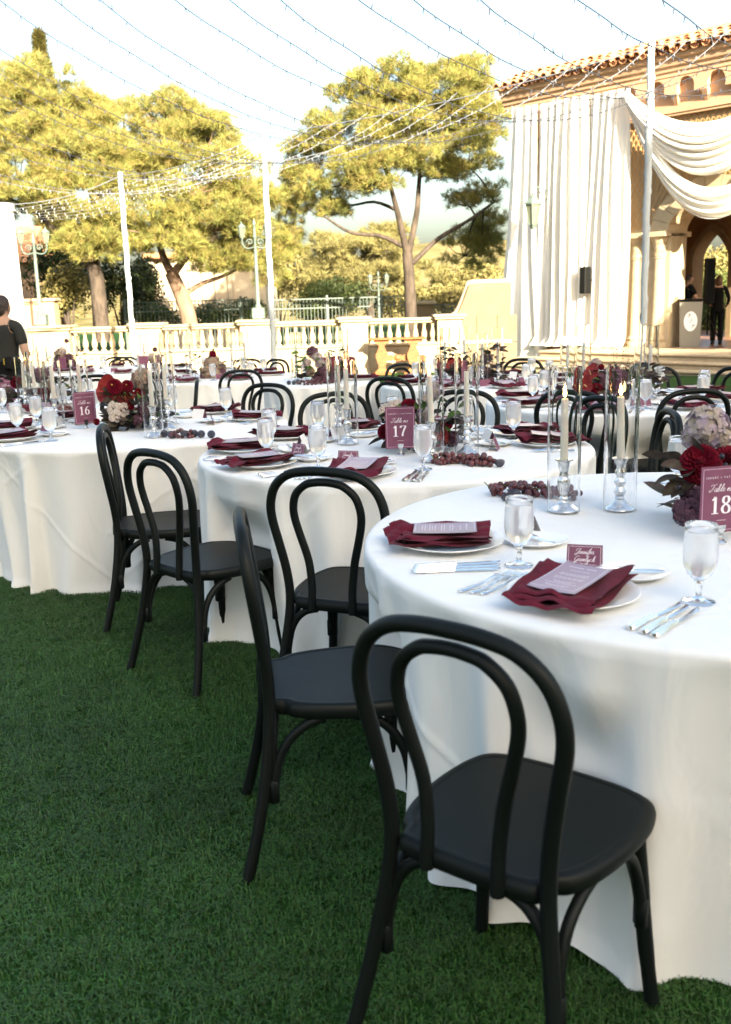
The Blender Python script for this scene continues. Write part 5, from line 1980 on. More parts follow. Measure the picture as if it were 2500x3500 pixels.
def hyd_mesh(mat, R0=.055, N=90, seed=1, elong=1.0, big=1.0):
    r = random.Random(seed)
    g = G()
    for k in range(N):
        q_ = (k + .5) / N
        el = math.asin(1 - 1.75 * q_)
        az = k * 2.39996 + r.uniform(-.2, .2)
        d = Vector((math.cos(el) * math.cos(az), math.cos(el) * math.sin(az), math.sin(el)))
        c = d * R0 * r.uniform(.86, 1.08)
        c.z *= elong
        nrm = (d + Vector((r.uniform(-.4, .4), r.uniform(-.4, .4), r.uniform(-.4, .4)))).normalized()
        a = nrm.orthogonal().normalized()
        b = nrm.cross(a)
        ro = r.uniform(0, 1.5)
        sz = R0 * r.uniform(.20, .29) * big
        for p in range(4):
            t = ro + p * math.pi / 2
            e1 = a * math.cos(t) + b * math.sin(t)
            e2 = a * math.cos(t + math.pi / 2) + b * math.sin(t + math.pi / 2)
            g.add([c, c + (e1 * .62 + e2 * .55) * sz + nrm * sz * .18, c + e1 * sz * 1.12 + nrm * sz * r.uniform(.0, .3), c + (e1 * .62 - e2 * .55) * sz + nrm * sz * .18], [(0, 1, 2, 3)])
    g.ball((0, 0, 0), R0 * .72, 10, 6, (1, 1, elong))
    return g.mesh('hydrangea', mat, 180)


def anth_mesh():
    g = G()

    def fn(u, v):
        a = (u * 2 - 1) * math.pi
        rr = .075 * (1 - .42 * abs(math.cos(a / 2)) ** 9) * (1 + .30 * max(0, math.cos(a + math.pi)) ** 4)
        q_ = v
        x, y = rr * q_ * math.sin(a), -rr * q_ * math.cos(a) * 1.15
        z = .018 * q_ * q_ + .004 * math.sin(a * 9 + q_ * 4) * q_
        return (x, y, z)
    g.grid(48, 8, fn, wrap=True)
    return g.mesh('spathe', M_red, 180)


def orchid_mesh():
    g = G()
    for k in range(5):
        a = k * 2 * math.pi / 5 + .3
        d = Vector((math.cos(a), math.sin(a), 0))
        s_ = Vector((-math.sin(a), math.cos(a), 0))
        w, L = (.022, .040) if k % 2 else (.019, .036)
        prev = []
        for i in range(6):
            q_ = i / 5
            ww = w * math.sin(math.pi * (.18 + .72 * q_)) ** .8
            c = d * (.004 + L * q_) + Vector((0, 0, .006 * math.sin(q_ * 3) - .006 * q_ * q_))
            prev.append((c - s_ * ww, c + Vector((0, 0, .002)), c + s_ * ww))
        g.add([p for t in prev for p in t], [q_ for i in range(5) for q_ in ((i * 3, i * 3 + 1, i * 3 + 4, i * 3 + 3), (i * 3 + 1, i * 3 + 2, i * 3 + 5, i * 3 + 4))])
    return g.mesh('orchid', M_speck, 180)


FL = {'dahlia': dahlia_mesh(), 'hyd': hyd_mesh(M_hyd, .055, 105, 1, 1.0, 1.05), 'hydd': hyd_mesh(M_hydd, .055, 95, 2), 'hydc': hyd_mesh(M_hydc, .06, 110, 3), 'anth': anth_mesh(), 'orchid': orchid_mesh(),
      'berry': G().ball((0, 0, 0), .008, 8, 6).mesh('berry', M_berry, 180),
      'leafg': leaf_mesh('leaf', .062, .036, M_leafg), 'leafd': leaf_mesh('leaf', .072, .046, M_leafd, .18, .2), 'leafo': leaf_mesh('leaf', .066, .048, M_leafo, .15, .2),
      'eye': G().ball((0, 0, .0405), .006, 8, 5, (1, 1, .6)).mesh('eye', M_dahlc, 180),
      'spadix': G().tube([(0, 0, .01), (0, .012, .03), (0, .02, .055)], [.0045, .0042, .002], 8).mesh('spadix', M('pale_spadix', (.6, .45, .2), .6), 60)}
FN_ = {'dahlia': 'dahlia', 'hyd': 'hydrangea', 'hydd': 'hydrangea', 'hydc': 'hydrangea', 'anth': 'anthurium', 'orchid': 'orchid', 'berry': 'berry', 'leafg': 'leaf', 'leafd': 'leaf', 'leafo': 'leaf'}


def look(d, roll=0.0):
    return Vector(d).to_track_quat('Z', 'Y').to_matrix().to_4x4() @ Matrix.Rotation(roll, 4, 'Z')


def arrangement(key, x, y, label, blooms, leaves, seed, z=None, core=(.10, .08, .09)):
    """blooms: (kind, dx, dy, dz, facing, scale); leaves: list of (kind, count, zmin, zmax, reach)"""
    r = random.Random(seed)
    t = thing('flower_arrangement', label, 'flowers', (x, y, tz(key) if z is None else z), 0, 'flower centrepieces')
    g = G().lathe([(0, 0), (.05, 0), (.065, .02), (.068, .06), (.06, .09), (.0, .09)], 18)
    obj('bowl', g.mesh('bowl', M_berry, 50), t)
    for (k, dx, dy, dz, fc, sc) in blooms:
        M4 = Matrix.Translation((dx, dy, dz)) @ look(fc, r.uniform(0, 6) if k != 'anth' else 0) @ Matrix.Scale(sc, 4)
        o = obj(FN_[k], FL[k], t)
        o.matrix_local = M4
        if k == 'dahlia' and key == '16':
            obj('eye', FL['eye'], o)
        if k == 'anth':
            obj('spadix', FL['spadix'], o)
        if k != 'berry':
            gs = G().tube(catmull([(0, 0, .07), (dx * .5, dy * .5, dz * .55 + .02), (dx, dy, dz)], 3), .0022, 5)
            obj('stem', gs.mesh('flower_stem', M_stem, 60), t)
    for (k, n, z0, z1, reach) in leaves:
        for i in range(int(n * 1.5)):
            a = r.uniform(0, 2 * math.pi) if i % 3 == 0 else r.gauss(-math.pi / 2, 1.0)
            q_ = r.random()
            zz = z0 + (z1 - z0) * q_
            rr = r.uniform(.45, 1.1) * core[0]
            d = Vector((math.cos(a), math.sin(a), r.uniform(-.25, .75)))
            p = Vector((math.cos(a) * rr, math.sin(a) * rr, zz))
            M4 = Matrix.Translation(p + d * reach * .3) @ Vector(d).to_track_quat('Y', 'Z').to_matrix().to_4x4() @ Matrix.Rotation(r.uniform(-.9, .9), 4, 'Y') @ Matrix.Scale(r.uniform(.75, 1.25), 4)
            o = obj('leaf', FL[k], t)
            o.matrix_local = M4
    return t


# ------------------------------------------------------------------ laying the tables
setting('18', -133, 2, .700, 18, 12)
setting('18', -175.5, 2, .690, 10, -6)
setting('18', 62, 1, .70, 0, None, False)
for a in (176, -146, -104, 27, -4, 66, 104, 140):
    setting('17', a, 2 if a in (176, -146, -104) else 1)
for a in (-141, 178, 55, 11, 100, 140):
    setting('16', a, 1)
for k_, offs, lst in (('15', -10, range(8)), ('M4', -68, range(8)), ('M3', -80, range(8)), ('M1', -100, range(8)), ('L2', -75, range(8)), ('L1', -30, (0, 1, 6, 7))):
    for i in lst:
        setting(k_, offs + i * 45, 0 if k_ in ('M1', 'L2', 'L1', 'M3') else 1, .68, bread=k_ in ('15', 'M4'))
setting('M2', 8, 0, .62, bread=False)
setting('M2', 75, 0, .62, bread=False)

sign('18', '18', .938, 2.560, R(14), 'plum sign with white number eighteen beside the tall hydrangea')
sign('17', '17', .158, 4.205, R(4), 'plum sign with white number seventeen before red dahlias')
sign('16', '16', -1.555, 5.58, R(38), 'plum sign with white number sixteen beside the red anthurium')
sign('15', '15', -2.72, 7.65, R(12), 'plum sign with white number fifteen at the left edge')
sign('M4', ' ', 1.60, 6.38, R(-42), 'plum table sign beside the red anthuriums near the steps')
sign('M3', '', .86, 8.55, R(30), 'plum table sign beside the dark flower plume')
q = P(494, 1272, 13.3)
sign('L2', '', q.x, 13.3, R(25), 'small plum sign on the far table left of the pole')
q = P(216, 1262, 14.0)
sign('L1', '', q.x, 14.0, R(-20), 'small plum sign on the farthest left table')

cs = candle_set
cs('18', .612, 3.005, .445, 'fluted', True, 'left')
cs('18', .786, 3.006, .445, 'twist', True, 'right', -.02)
cs('17', -.072, 4.585, .385, 'fluted', True, 'front left')
cs('17', -.118, 4.80, .415, 'twist', True, 'back left')
cs('17', .278, 4.02, .430, 'fluted', True, 'front right', -.03)
cs('17', .440, 4.20, .425, 'twist', False, 'right')
cs('16', -1.775, 5.75, .375, 'twist', True, 'far left')
cs('16', -1.640, 5.82, .375, 'fluted', True, 'left')
cs('16', -1.085, 5.14, .378, 'fluted', True, 'front')
cs('16', -1.080, 5.49, .412, 'twist', True, 'back')
cs('15', -2.43, 7.20, .38, 'twist', True, 'left', .04)
cs('15', -2.34, 7.16, .42, 'fluted', True, 'right', -.06)
for key, px, Y, h, kd, lit, ds in (('M3', 1523, 8.9, .47, 'twist', False, 'left'), ('M3', 1588, 9.3, .47, 'twist', True, 'back'), ('M3', 1649, 8.55, .43, 'twist', True, 'front'), ('M3', 1702, 8.7, .47, 'fluted', False, 'right'),
                                   ('M4', 1940, 6.85, .40, 'twist', False, 'left'), ('M4', 1994, 7.0, .47, 'fluted', False, 'middle'), ('M4', 2222, 6.5, .47, 'fluted', False, 'right'), ('M4', 2192, 6.8, .47, 'twist', False, 'far right'),
                                   ('M2', 1016, 9.6, .47, 'fluted', False, 'left'), ('M2', 1178, 9.8, .47, 'twist', False, 'right'),
                                   ('M1', 655, 10.9, .47, 'fluted', False, 'left'), ('M1', 797, 11.4, .47, 'twist', False, 'middle'), ('M1', 842, 11.5, .47, 'fluted', False, 'right'),
                                   ('L2', 500, 13.9, .47, 'twist', False, 'left'), ('L2', 588, 13.6, .47, 'fluted', False, 'right'), ('L2', 552, 14.2, .47, 'fluted', False, 'back'),
                                   ('L1', 135, 14.4, .48, 'twist', False, 'left'), ('L1', 168, 14.2, .48, 'fluted', False, 'middle'), ('L1', 272, 14.3, .48, 'twist', False, 'right')):
    cs(key, P(px, 1300, Y).x, Y, h, kd, lit, ds)

grapes('18', .52, 3.27, .20, 42, R(-12), 'red grapes spread behind the left candle of table eighteen')
grapes('18', .655, 3.20, .11, 18, R(-25), 'red grapes lying against the left glass cylinder of table eighteen')
fig('18', .462, 3.185, 'halved fig before the grapes of table eighteen', True, (-1.1, .3, 2.9))
fig('18', .492, 3.205, 'quartered fig beside the grapes of table eighteen', True, (-.6, .9, 2.4))
grapes('17', .345, 3.955, .13, 30, R(8), 'red grapes left of the cut fig on table seventeen')
grapes('17', .455, 3.90, .13, 32, R(-35), 'red grapes beside the cut fig on table seventeen')
fig('17', .530, 3.845, 'cut fig at the right end of the front grapes', True, (-1.0, .5, 2.6))
grapes('17', -.455, 4.93, .14, 28, R(10), 'red grapes behind the left goblets of table seventeen')
grapes('17', -.315, 4.93, .15, 30, R(-8), 'red grapes right of the left goblets of table seventeen')
for i, (x_, y_) in enumerate(((-1.03, 5.13), (-.985, 5.08), (-.87, 5.10), (-.83, 5.07), (-.775, 5.05))):
    fig('16', x_, y_, '%s purple fig from the left beside the front candle' % names[i], False, (1.2 * math.cos(i), 1.2 * math.sin(i * 2), i))
fig('16', -.915, 5.05, 'halved fig among the grapes of table sixteen', True, (-1.0, .4, 2.7), .035)
grapes('16', -.93, 5.085, .12, 24, R(5), 'red grapes among the purple figs of table sixteen', .0105)
grapes('15', -2.10, 6.98, .22, 40, R(-10), 'red grapes behind the table sixteen candles', .012)
grapes('M4', 2.00, 6.05, .20, 30, R(-10), 'red grapes at the near right of the table by the steps')
grapes('M4', 1.22, 6.62, .12, 18, R(20), 'red grapes at the left of the table by the steps')
grapes('M3', 1.28, 8.55, .14, 18, R(0), 'red grapes right of the dark flower plume')
grapes('M1', -1.38, 10.75, .22, 26, R(0), 'red grapes right of the cream hydrangea mound', .013)
grapes('M1', -2.1, 11.0, .2, 20, R(0), 'red grapes left of the cream hydrangea mound', .013)
grapes('M2', -.48, 9.25, .24, 30, R(0), 'red grapes below the purple hydrangeas', .012)
grapes('L2', -2.85, 13.3, .2, 18, R(0), 'red grapes on the far table left of the pole', .013)
for i, (x_, y_) in enumerate(((-.68, 9.33), (-.63, 9.30), (-.60, 9.36))):
    fig('M2', x_, y_, '%s purple fig from the left on the small far table' % names[i], False, (1.2, i, i))


def arr_px(key, x, y, label, bl, leaves, seed, core=(.10, .08, .09)):
    o = Vector((x, y, tz(key)))
    out = []
    for (k, px, py, Y, fc, sc) in bl:
        p = P(px, py, Y) - o
        out.append((k, p.x, p.y, max(p.z, .02), fc, sc))
    arrangement(key, x, y, label, out, leaves, seed, None, core)


CF = (0, -.9, .35)
arr_px('18', 1.03, 2.82, 'crimson dahlias, dark leaves and tall lilac hydrangea behind the number eighteen sign',
       [('hyd', 2420, 1460, 2.80, (-.3, -.4, .9), 1.05), ('hyd', 2380, 1490, 2.82, (-.7, -.5, .3), .7), ('hyd', 2455, 1490, 2.78, (.2, -.6, .2), .7), ('dahlia', 2395, 1585, 2.70, (-.3, -.8, .55), 1.15), ('dahlia', 2490, 1575, 2.74, (.1, -.7, .7), .95),
        ('hydd', 2350, 1745, 2.64, (-.6, -.6, .1), .72), ('hydd', 2390, 1700, 2.66, CF, .6), ('dahlia', 2560, 1640, 2.72, CF, 1.1), ('hydc', 2600, 1520, 2.9, CF, 1.0), ('berry', 2468, 1560, 2.62, CF, 1.0), ('berry', 2480, 1590, 2.62, CF, .9), ('berry', 2322, 1665, 2.66, CF, 1.1), ('berry', 2330, 1690, 2.66, CF, 1.0)],
       [('leafd', 30, .05, .19, .07), ('leafo', 10, .02, .10, .06), ('leafg', 9, .02, .2, .05)], 3, (.13, .1, .1))
o18 = bpy.data.objects['flower_arrangement']
for i, (px, py, d_, sc) in enumerate(((2325, 1600, (-.9, -.3, .3), 1.15), (2300, 1625, (-1, -.2, -.1), 1.1), (2345, 1615, (-.5, -.8, .2), 1.3), (2365, 1560, (-.3, -.3, 1), 1.0), (2340, 1650, (-.8, -.5, -.2), 1.2), (2355, 1690, (-.7, -.6, -.4), 1.1), (2310, 1650, (-.9, -.4, -.3), 1.0))):
    o_ = obj('leaf', FL['leafd'], o18)
    o_.matrix_local = Matrix.Translation(P(px + 25, py, 2.70) - o18.location) @ Vector(d_).to_track_quat('Y', 'Z').to_matrix().to_4x4() @ Matrix.Rotation(.5 * (i % 3 - 1), 4, 'Y') @ Matrix.Scale(sc, 4)
arr_px('17', .27, 4.44, 'crimson dahlias, speckled orchids and dark foliage behind the number seventeen sign',
       [('dahlia', 1398, 1390, 4.33, (-.1, -.75, .6), .78), ('dahlia', 1316, 1478, 4.32, (-.8, -.5, -.1), .75), ('orchid', 1355, 1390, 4.34, (-.1, -.8, .5), .9), ('orchid', 1318, 1402, 4.36, (-.5, -.7, .4), .95),
        ('hyd', 1484, 1338, 4.46, (.1, -.5, .8), .75), ('hyd', 1450, 1420, 4.40, (-.2, -.8, .3), .7), ('hyd', 1455, 1370, 4.44, CF, .6), ('anth', 1490, 1500, 4.30, (.2, -.9, .2), .75), ('hydd', 1540, 1500, 4.34, (.6, -.6, .2), .62), ('dahlia', 1530, 1450, 4.40, CF, .5),
        ('berry', 1527, 1380, 4.40, CF, .9), ('berry', 1518, 1395, 4.40, CF, .8), ('berry', 1538, 1402, 4.41, CF, .9), ('berry', 1300, 1420, 4.35, CF, .7)],
       [('leafd', 34, .04, .20, .07), ('leafo', 22, .01, .09, .07), ('leafg', 20, .06, .24, .07)], 5, (.14, .1, .1))
arr_px('16', -1.27, 5.60, 'red anthurium, crimson dahlias and speckled orchids beside the number sixteen sign',
       [('anth', 372, 1345, 5.50, (-.35, -.9, .2), .95), ('anth', 428, 1358, 5.52, (.2, -.9, .25), .7), ('dahlia', 391, 1321, 5.44, (-.1, -.9, .35), .88), ('dahlia', 435, 1319, 5.48, (.1, -.9, .3), .68), ('hydc', 486, 1297, 5.60, (.1, -.5, .8), .95),
        ('orchid', 388, 1398, 5.42, (-.3, -.9, .2), 1.1), ('orchid', 415, 1404, 5.42, (.1, -.95, .2), 1.1), ('orchid', 396, 1420, 5.40, (0, -.9, .0), 1.0), ('dahlia', 474, 1342, 5.56, CF, .5), ('dahlia', 445, 1388, 5.45, CF, .45), ('dahlia', 330, 1442, 5.42, (-.5, -.8, .1), .38),
        ('hydd', 497, 1400, 5.48, CF, .75), ('hyd', 515, 1405, 5.5, CF, .6), ('hydd', 470, 1435, 5.45, CF, .55)],
       [('leafd', 50, .02, .20, .08), ('leafo', 34, .0, .07, .08), ('leafg', 14, .06, .2, .08)], 7, (.135, .12, .1))
arr_px('15', -2.45, 7.55, 'dark mixed flowers with one pink dahlia behind the number fifteen candles',
       [('dahlia', 56, 1305, 7.5, (-.2, -.8, .5), .95), ('hydd', 140, 1284, 7.55, CF, .95), ('hydc', 168, 1318, 7.45, CF, .8), ('dahlia', 142, 1345, 7.4, CF, .9), ('hydd', 120, 1350, 7.45, CF, .9), ('dahlia', 90, 1340, 7.45, CF, .5)],
       [('leafd', 40, .02, .22, .09), ('leafo', 20, .0, .1, .09), ('leafg', 6, .05, .2, .07)], 9, (.2, .12, .1))
arr_px('M4', 1.72, 6.50, 'red anthuriums and plum foliage on the table nearest the steps',
       [('anth', 2022, 1282, 6.38, (-.6, -.6, .5), .72), ('anth', 2008, 1322, 6.34, (-.7, -.6, .1), .66), ('hyd', 2038, 1240, 6.5, (0, -.6, .7), .55), ('hyd', 2025, 1250, 6.5, (-.4, -.6, .5), .45), ('dahlia', 2056, 1254, 6.45, CF, .4), ('hydd', 2060, 1300, 6.4, CF, 1.0), ('hydd', 2110, 1310, 6.42, CF, 1.0), ('hydd', 2140, 1290, 6.5, CF, .8), ('hydd', 2090, 1275, 6.5, CF, .8), ('dahlia', 2040, 1330, 6.35, CF, .8)],
       [('leafd', 50, .02, .22, .09), ('leafg', 6, .05, .2, .07)], 11, (.2, .12, .1))
tw_ = bpy.data.objects['flower_arrangement.004']
for (px, py) in ((2095, 1170), (2130, 1195), (2150, 1150)):
    e = P(px, py, 6.5) - tw_.location
    g = G().tube(catmull([(e.x * .6, 0, .12), (e.x * .85, 0, e.z * .6), e], 4), [.0016] * 5 + [.0009] * 4, 4)
    for k in range(5):
        q_ = .45 + k * .11
        g.ball((e.x * (.6 + .4 * q_) + random.uniform(-.02, .02), random.uniform(-.01, .01), .12 + (e.z - .12) * q_ + .01), .004, 6, 4)
    obj('twig', g.mesh('twig', M_bark, 60), tw_)
arr_px('M3', .98, 8.78, 'black dahlias and a dark foliage plume on the far right table',
       [('dahlia', 1544, 1236, 8.75, CF, .8), ('anth', 1545, 1263, 8.7, (-.2, -.9, .4), .8), ('hydd', 1660, 1228, 8.8, CF, .9), ('hydd', 1650, 1270, 8.75, CF, 1.1), ('hydd', 1668, 1300, 8.7, CF, 1.0), ('hydd', 1560, 1295, 8.7, CF, .8), ('hydd', 1610, 1290, 8.7, CF, 1.0)],
       [('leafd', 70, .02, .30, .10), ('leafo', 12, .0, .2, .1)], 13, (.22, .12, .1))
arr_px('M2', -.39, 9.55, 'purple and cream hydrangeas on the small table before the maroon throw',
       [('hydd', 1068, 1204, 9.5, (0, -.6, .8), 1.0), ('hyd', 1085, 1222, 9.45, CF, .85), ('hyd', 1095, 1245, 9.45, CF, .9), ('hyd', 1050, 1240, 9.45, CF, .7), ('hydd', 1105, 1275, 9.4, CF, 1.1), ('hydd', 1118, 1300, 9.38, CF, 1.1), ('hydd', 1085, 1300, 9.38, CF, 1.0), ('hydc', 1062, 1270, 9.42, CF, .7), ('hydd', 1140, 1290, 9.4, CF, 1.0)],
       [('leafg', 26, .08, .30, .1), ('leafd', 16, .0, .1, .1)], 15, (.18, .12, .1))
arr_px('M1', -1.72, 11.1, 'cream hydrangea mound with one red dahlia on the far middle table',
       [('hydc', 722, 1245, 11.0, CF, 1.35), ('hydc', 745, 1258, 11.0, CF, 1.3), ('hydc', 710, 1275, 10.95, CF, 1.2), ('hydc', 740, 1280, 10.95, CF, 1.3), ('hydd', 755, 1275, 10.95, CF, 1.0), ('hydd', 700, 1285, 10.95, CF, .9), ('dahlia', 727, 1210, 11.0, CF, .8), ('hydc', 730, 1230, 11.05, CF, 1.0)],
       [('leafd', 20, .0, .16, .12), ('leafg', 8, .1, .3, .1)], 17, (.2, .12, .1))
arr_px('L2', -2.85, 13.6, 'muted pink flowers with an upright dark bloom on the far left table',
       [('hydc', 525, 1235, 13.5, CF, 1.2), ('hyd', 520, 1222, 13.5, CF, 1.0), ('hydd', 530, 1195, 13.5, CF, .6), ('hydd', 545, 1245, 13.5, CF, 1.2), ('hydc', 560, 1240, 13.5, CF, .9)],
       [('leafd', 26, .0, .25, .12)], 19, (.2, .12, .1))
arr_px('L1', -4.1, 14.2, 'cream orchids and dark foliage on the farthest left table',
       [('hydc', 205, 1212, 14.1, CF, 1.3), ('hyd', 212, 1202, 14.1, CF, 1.1), ('hydd', 235, 1225, 14.1, CF, 1.2), ('hydd', 240, 1250, 14.1, CF, 1.2), ('hydd', 228, 1165, 14.1, CF, .55)],
       [('leafd', 26, .0, .25, .12)], 21, (.2, .12, .1))
sp = obj('fork', FORK, None, (1.10, 3.33, tz('18')), (0, 0, R(60)), label='single fork left of the tall flowers on table eighteen', cat='fork', group='forks')

# ------------------------------------------------------------------ people
def skin_mesh(name, V, E, Rd, mat, parent, root=0, sub=2):
    me = bpy.data.meshes.new(name)
    me.from_pydata(V, E, [])
    o = obj(name, me, parent)
    md = o.modifiers.new('skin', 'SKIN')
    md.use_smooth_shade = True
    sv = me.skin_vertices[0].data
    for i, r_ in enumerate(Rd):
        sv[i].radius = r_ if isinstance(r_, tuple) else (r_, r_)
        sv[i].use_root = (i == root)
    s2 = o.modifiers.new('sub', 'SUBSURF')
    s2.levels = s2.render_levels = sub
    me.materials.append(mat)
    return o


def hand(V, E, Rd, wi, d, side, s=1.0):
    """palm and five fingers growing from wrist vertex wi along d"""
    w = Vector(V[wi])
    d = Vector(d).normalized()
    s_ = Vector(side).normalized()
    pi_ = len(V)
    V.append(tuple(w + d * .05 * s)); Rd.append((.030 * s, .014 * s)); E.append((wi, pi_))
    for k, (off, ln) in enumerate(((-.027, .055), (-.010, .068), (.008, .065), (.024, .050))):
        a = len(V)
        b = w + d * .085 * s + s_ * off * s
        V.append(tuple(b)); Rd.append(.0088 * s); E.append((pi_, a))
        V.append(tuple(b + d * ln * .55 * s + Vector((0, 0, -.008 * s)))); Rd.append(.0080 * s); E.append((a, a + 1))
        V.append(tuple(b + d * ln * .9 * s + Vector((0, 0, -.024 * s)))); Rd.append(.0065 * s); E.append((a + 1, a + 2))
    a = len(V)
    V.append(tuple(w + d * .045 * s - s_ * .036 * s)); Rd.append(.0095 * s); E.append((pi_, a))
    V.append(tuple(w + d * .085 * s - s_ * .050 * s)); Rd.append(.0080 * s); E.append((a, a + 1))


def head_mesh(mat):
    g = G()

    def fn(u, v):
        a, b = u * 2 * math.pi, -math.pi / 2 + math.pi * v
        x, y, z = .073 * math.cos(b) * math.cos(a), .094 * math.cos(b) * math.sin(a), .115 * math.sin(b)
        if z < 0:
            k = 1 + z * 2.6
            x *= k
            y = y * (1 + z * 1.4) + (.012 if y > 0 else 0)
        fz = y > .05
        if fz:
            y += .020 * math.exp(-(x / .012) ** 2 - ((z + .012) / .022) ** 2)
            y -= .008 * (math.exp(-((abs(x) - .03) / .014) ** 2 - ((z - .012) / .012) ** 2))
            y += .005 * math.exp(-(x / .022) ** 2 - ((z + .052) / .008) ** 2)
            y += .006 * math.exp(-(x / .02) ** 2 - ((z + .085) / .014) ** 2)
        return (x, y, z)
    g.grid(36, 26, fn, wrap=True)
    for s in (-1, 1):
        g.ball((s * .074, -.005, -.005), .028, 8, 6, (.3, .65, 1))
    return g.mesh('head', mat, 180)


HEAD = head_mesh(M_skin)


def person(label, loc, rz, H, arms, hair='short', shirt=M_black, stance=(.09, .09), hairmat=M_hair, pants=True, lean=0.0):
    """arms: for left/right list of (elbow, wrist, hand dir) in body coordinates, +y = forward, heights as fractions of H"""
    t = thing('person', label, 'person', loc, rz)
    k = H / 1.70
    Z = lambda z: z * k
    V = [(0, 0, Z(.95)), (0, .0, Z(1.10)), (0, .01, Z(1.28)), (0, -.005, Z(1.42)), (0, 0, Z(1.50)), (0, .005, Z(1.56))]
    Rd = [(.145 * k, .10 * k), (.125 * k, .088 * k), (.15 * k, .10 * k), (.11 * k, .075 * k), (.052 * k, .052 * k), (.05 * k, .05 * k)]
    E = [(i, i + 1) for i in range(5)]
    CV, CR, CE = [tuple(v) for v in V[:4]] + [(0, 0, Z(1.47)), (0, 0, Z(.84))], [tuple(x * 1.10 for x in r_) for r_ in Rd[:4]] + [(.07 * k, .06 * k), (.158 * k, .118 * k)], [(0, 1), (1, 2), (2, 3), (3, 4), (0, 5)]
    for s, (el, wr, hd) in zip((-1, 1), arms):
        a = len(V)
        sh_ = (s * .165 * k, -.01, Z(1.40))
        V += [sh_, tuple(c * k for c in el), tuple(c * k for c in wr)]
        Rd += [(.052 * k, .052 * k), (.040 * k, .040 * k), (.027 * k, .024 * k)]
        E += [(3, a), (a, a + 1), (a + 1, a + 2)]
        hand(V, E, Rd, a + 2, hd, (1, 0, 0) if abs(hd[0]) < .5 else (0, 1, 0), k)
        c = len(CV)
        e_, w_2 = Vector(V[a + 1]), Vector(V[a + 2])
        if arms[0][2] is not None and len(arms) > 2 and arms[2] == 'short':
            m_ = Vector(sh_).lerp(e_, .75)
            CV += [sh_, tuple(m_)]
            CR += [(.063 * k, .063 * k), (.058 * k, .058 * k)]
            CE += [(3, c), (c, c + 1)]
        else:
            CV += [sh_, tuple(e_), tuple(e_.lerp(w_2, .9))]
            CR += [(.062 * k, .062 * k), (.050 * k, .050 * k), (.038 * k, .036 * k)]
            CE += [(3, c), (c, c + 1), (c + 1, c + 2)]
    PV, PR, PE = [(0, 0, Z(.98)), (0, 0, Z(.90))], [(.152 * k, .108 * k), (.150 * k, .112 * k)], [(0, 1)]
    for s, sx in zip((-1, 1), stance):
        a = len(V)
        V += [(s * .085 * k, 0, Z(.86)), (s * (sx + .0) * k, .015, Z(.48)), (s * sx * k, -.01, Z(.09)), (s * sx * k, .11 * k, Z(.035))]
        Rd += [(.082 * k, .085 * k), (.055 * k, .058 * k), (.038 * k, .040 * k), (.036 * k, .026 * k)]
        E += [(0, a), (a, a + 1), (a + 1, a + 2), (a + 2, a + 3)]
        c = len(PV)
        PV += [(s * .085 * k, 0, Z(.84)), (s * sx * k, .012, Z(.48)), (s * sx * k, -.005, Z(.06))]
        PR += [(.094 * k, .096 * k), (.073 * k, .078 * k), (.068 * k, .074 * k)]
        PE += [(1, c), (c, c + 1), (c + 1, c + 2)]
    skin_mesh('body', V, E, Rd, M_skin, t)
    skin_mesh('shirt', CV, CE, CR, shirt, t)
    if pants:
        skin_mesh('trousers', PV, PE, PR, M_black, t)
    hd_ = obj('head', HEAD, t, (0, .02, Z(1.585)), (lean, 0, 0), k)
    hg = G()
    hg.grid(30, 16, lambda u, v: (lambda a, b: (.081 * math.cos(b) * math.cos(a), .103 * math.cos(b) * math.sin(a) - .006, .124 * math.sin(b) + .004))(u * 2 * math.pi, max(-.25 if math.sin(u * 2 * math.pi) < .1 else .45, -math.pi / 2 + math.pi * v) if True else 0), wrap=True)
    if hair == 'bun':
        hg.ball((0, -.115, .02), .055, 12, 8)
        hg.ball((0, -.07, -.03), .06, 10, 6)
    if hair == 'long':
        hg.grid(24, 14, lambda u, v: (.10 * math.cos(math.pi * (1.05 + .9 * u)) * (1 - .25 * v), .09 * math.sin(math.pi * (1.05 + .9 * u)) * (1 - .1 * v) - .02 * v, .05 - .36 * v + .01 * math.sin(u * 30)))
        hg.ball((0, -.05, -.06), .085, 12, 8, (1, .7, 1.5))
    obj('hair', hg.mesh('hair', hairmat, 180), hd_)
    for s in (-1, 1):
        eg = G().ball((s * .03, .083, .012), .0115, 8, 6)
        obj('eye', eg.mesh('eye', M_white, 180), hd_)
        obj('shoe', G().cbox(-.048, .048, -.09, .17, 0, .075, .02).mesh('shoe', M_dark, 60), t, (s * stance[0] * k, 0, 0))
    return t


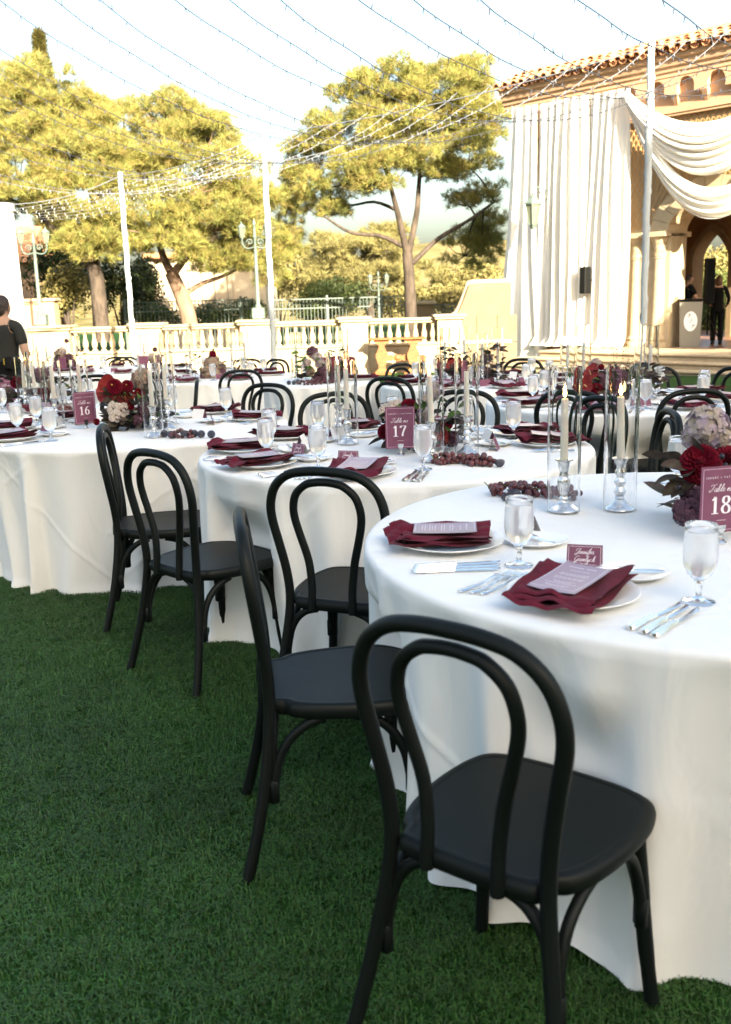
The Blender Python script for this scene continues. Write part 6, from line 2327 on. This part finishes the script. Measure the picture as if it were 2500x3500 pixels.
wp = thing_loc = (-3.52, 10.0, gz(10.0))
pw = person('person in a black tee with hair in a bun at the left edge', wp, R(-12), 1.66, [((-.235, -.02, 1.12), (-.20, .16, .98), (.2, .9, -.3)), ((.235, -.02, 1.12), (.17, .17, .98), (-.2, .9, -.3)), 'short'], 'bun', M('black_tee', (.016, .016, .014), .9, bump=.25, bscale=18))
obj('apron', G().grid(28, 6, lambda u, v: ((.168 + .02 * v) * math.cos(2 * math.pi * u), (.125 + .02 * v) * math.sin(2 * math.pi * u), 1.03 - .42 * v), wrap=True).mesh('apron', M_black, 180), pw)
obj('radio_pack', G().cbox(.07, .14, -.165, -.125, .96, 1.08, .008).mesh('radio_pack', M_dark, 30), pw)
obj('radio_tag', G().cbox(.062, .069, -.16, -.13, 1.0, 1.06, .002).mesh('radio_tag', M_yel, 30), pw)
pm_ = person('person in a black polo holding a phone behind the podium', (8.22, 25.40, .0), R(-80), 1.74, [((-.27, .10, 1.12), (-.18, .34, 1.08), (.3, 1, .0)), ((.27, .10, 1.12), (.16, .34, 1.10), (-.3, 1, .0)), 'short'], 'short')
obj('phone', G().cbox(-.04, .04, .46, .475, 1.10, 1.24, .006).mesh('phone', M_dark, 30), pm_)
pb = person('person in a black suit with long auburn hair inside the pavilion', (8.94, 25.30, .0), R(-20), 1.68, [((-.26, .02, 1.14), (-.20, .14, .98), (.5, .8, -.2)), ((.26, .02, 1.14), (.22, .16, .96), (-.4, .8, -.2))], 'long', hairmat=M_hair2)

# column loudspeaker on a tripod
cs_ = thing('column_speaker', 'tall black column loudspeaker on a tripod inside the pavilion', 'speaker', (8.60, 25.0, .0))
obj('cabinet', G().cbox(-.105, .105, -.11, .11, 1.02, 2.10, .012).mesh('column_cabinet', M_dark, 30), cs_)
obj('grille', G().cbox(-.09, .09, -.125, -.11, 1.06, 2.06, .006).mesh('column_grille', M_black, 30), cs_)
obj('pole', G().tube([(0, 0, .25), (0, 0, 1.03)], .018, 8).mesh('speaker_pole', M_dark, 60), cs_)
for k in range(3):
    a = k * 2.09 + .5
    obj('leg', G().tube([(0, 0, .75), (.5 * math.cos(a), .5 * math.sin(a), .01)], .014, 6).mesh('tripod_leg', M_dark, 60), cs_)
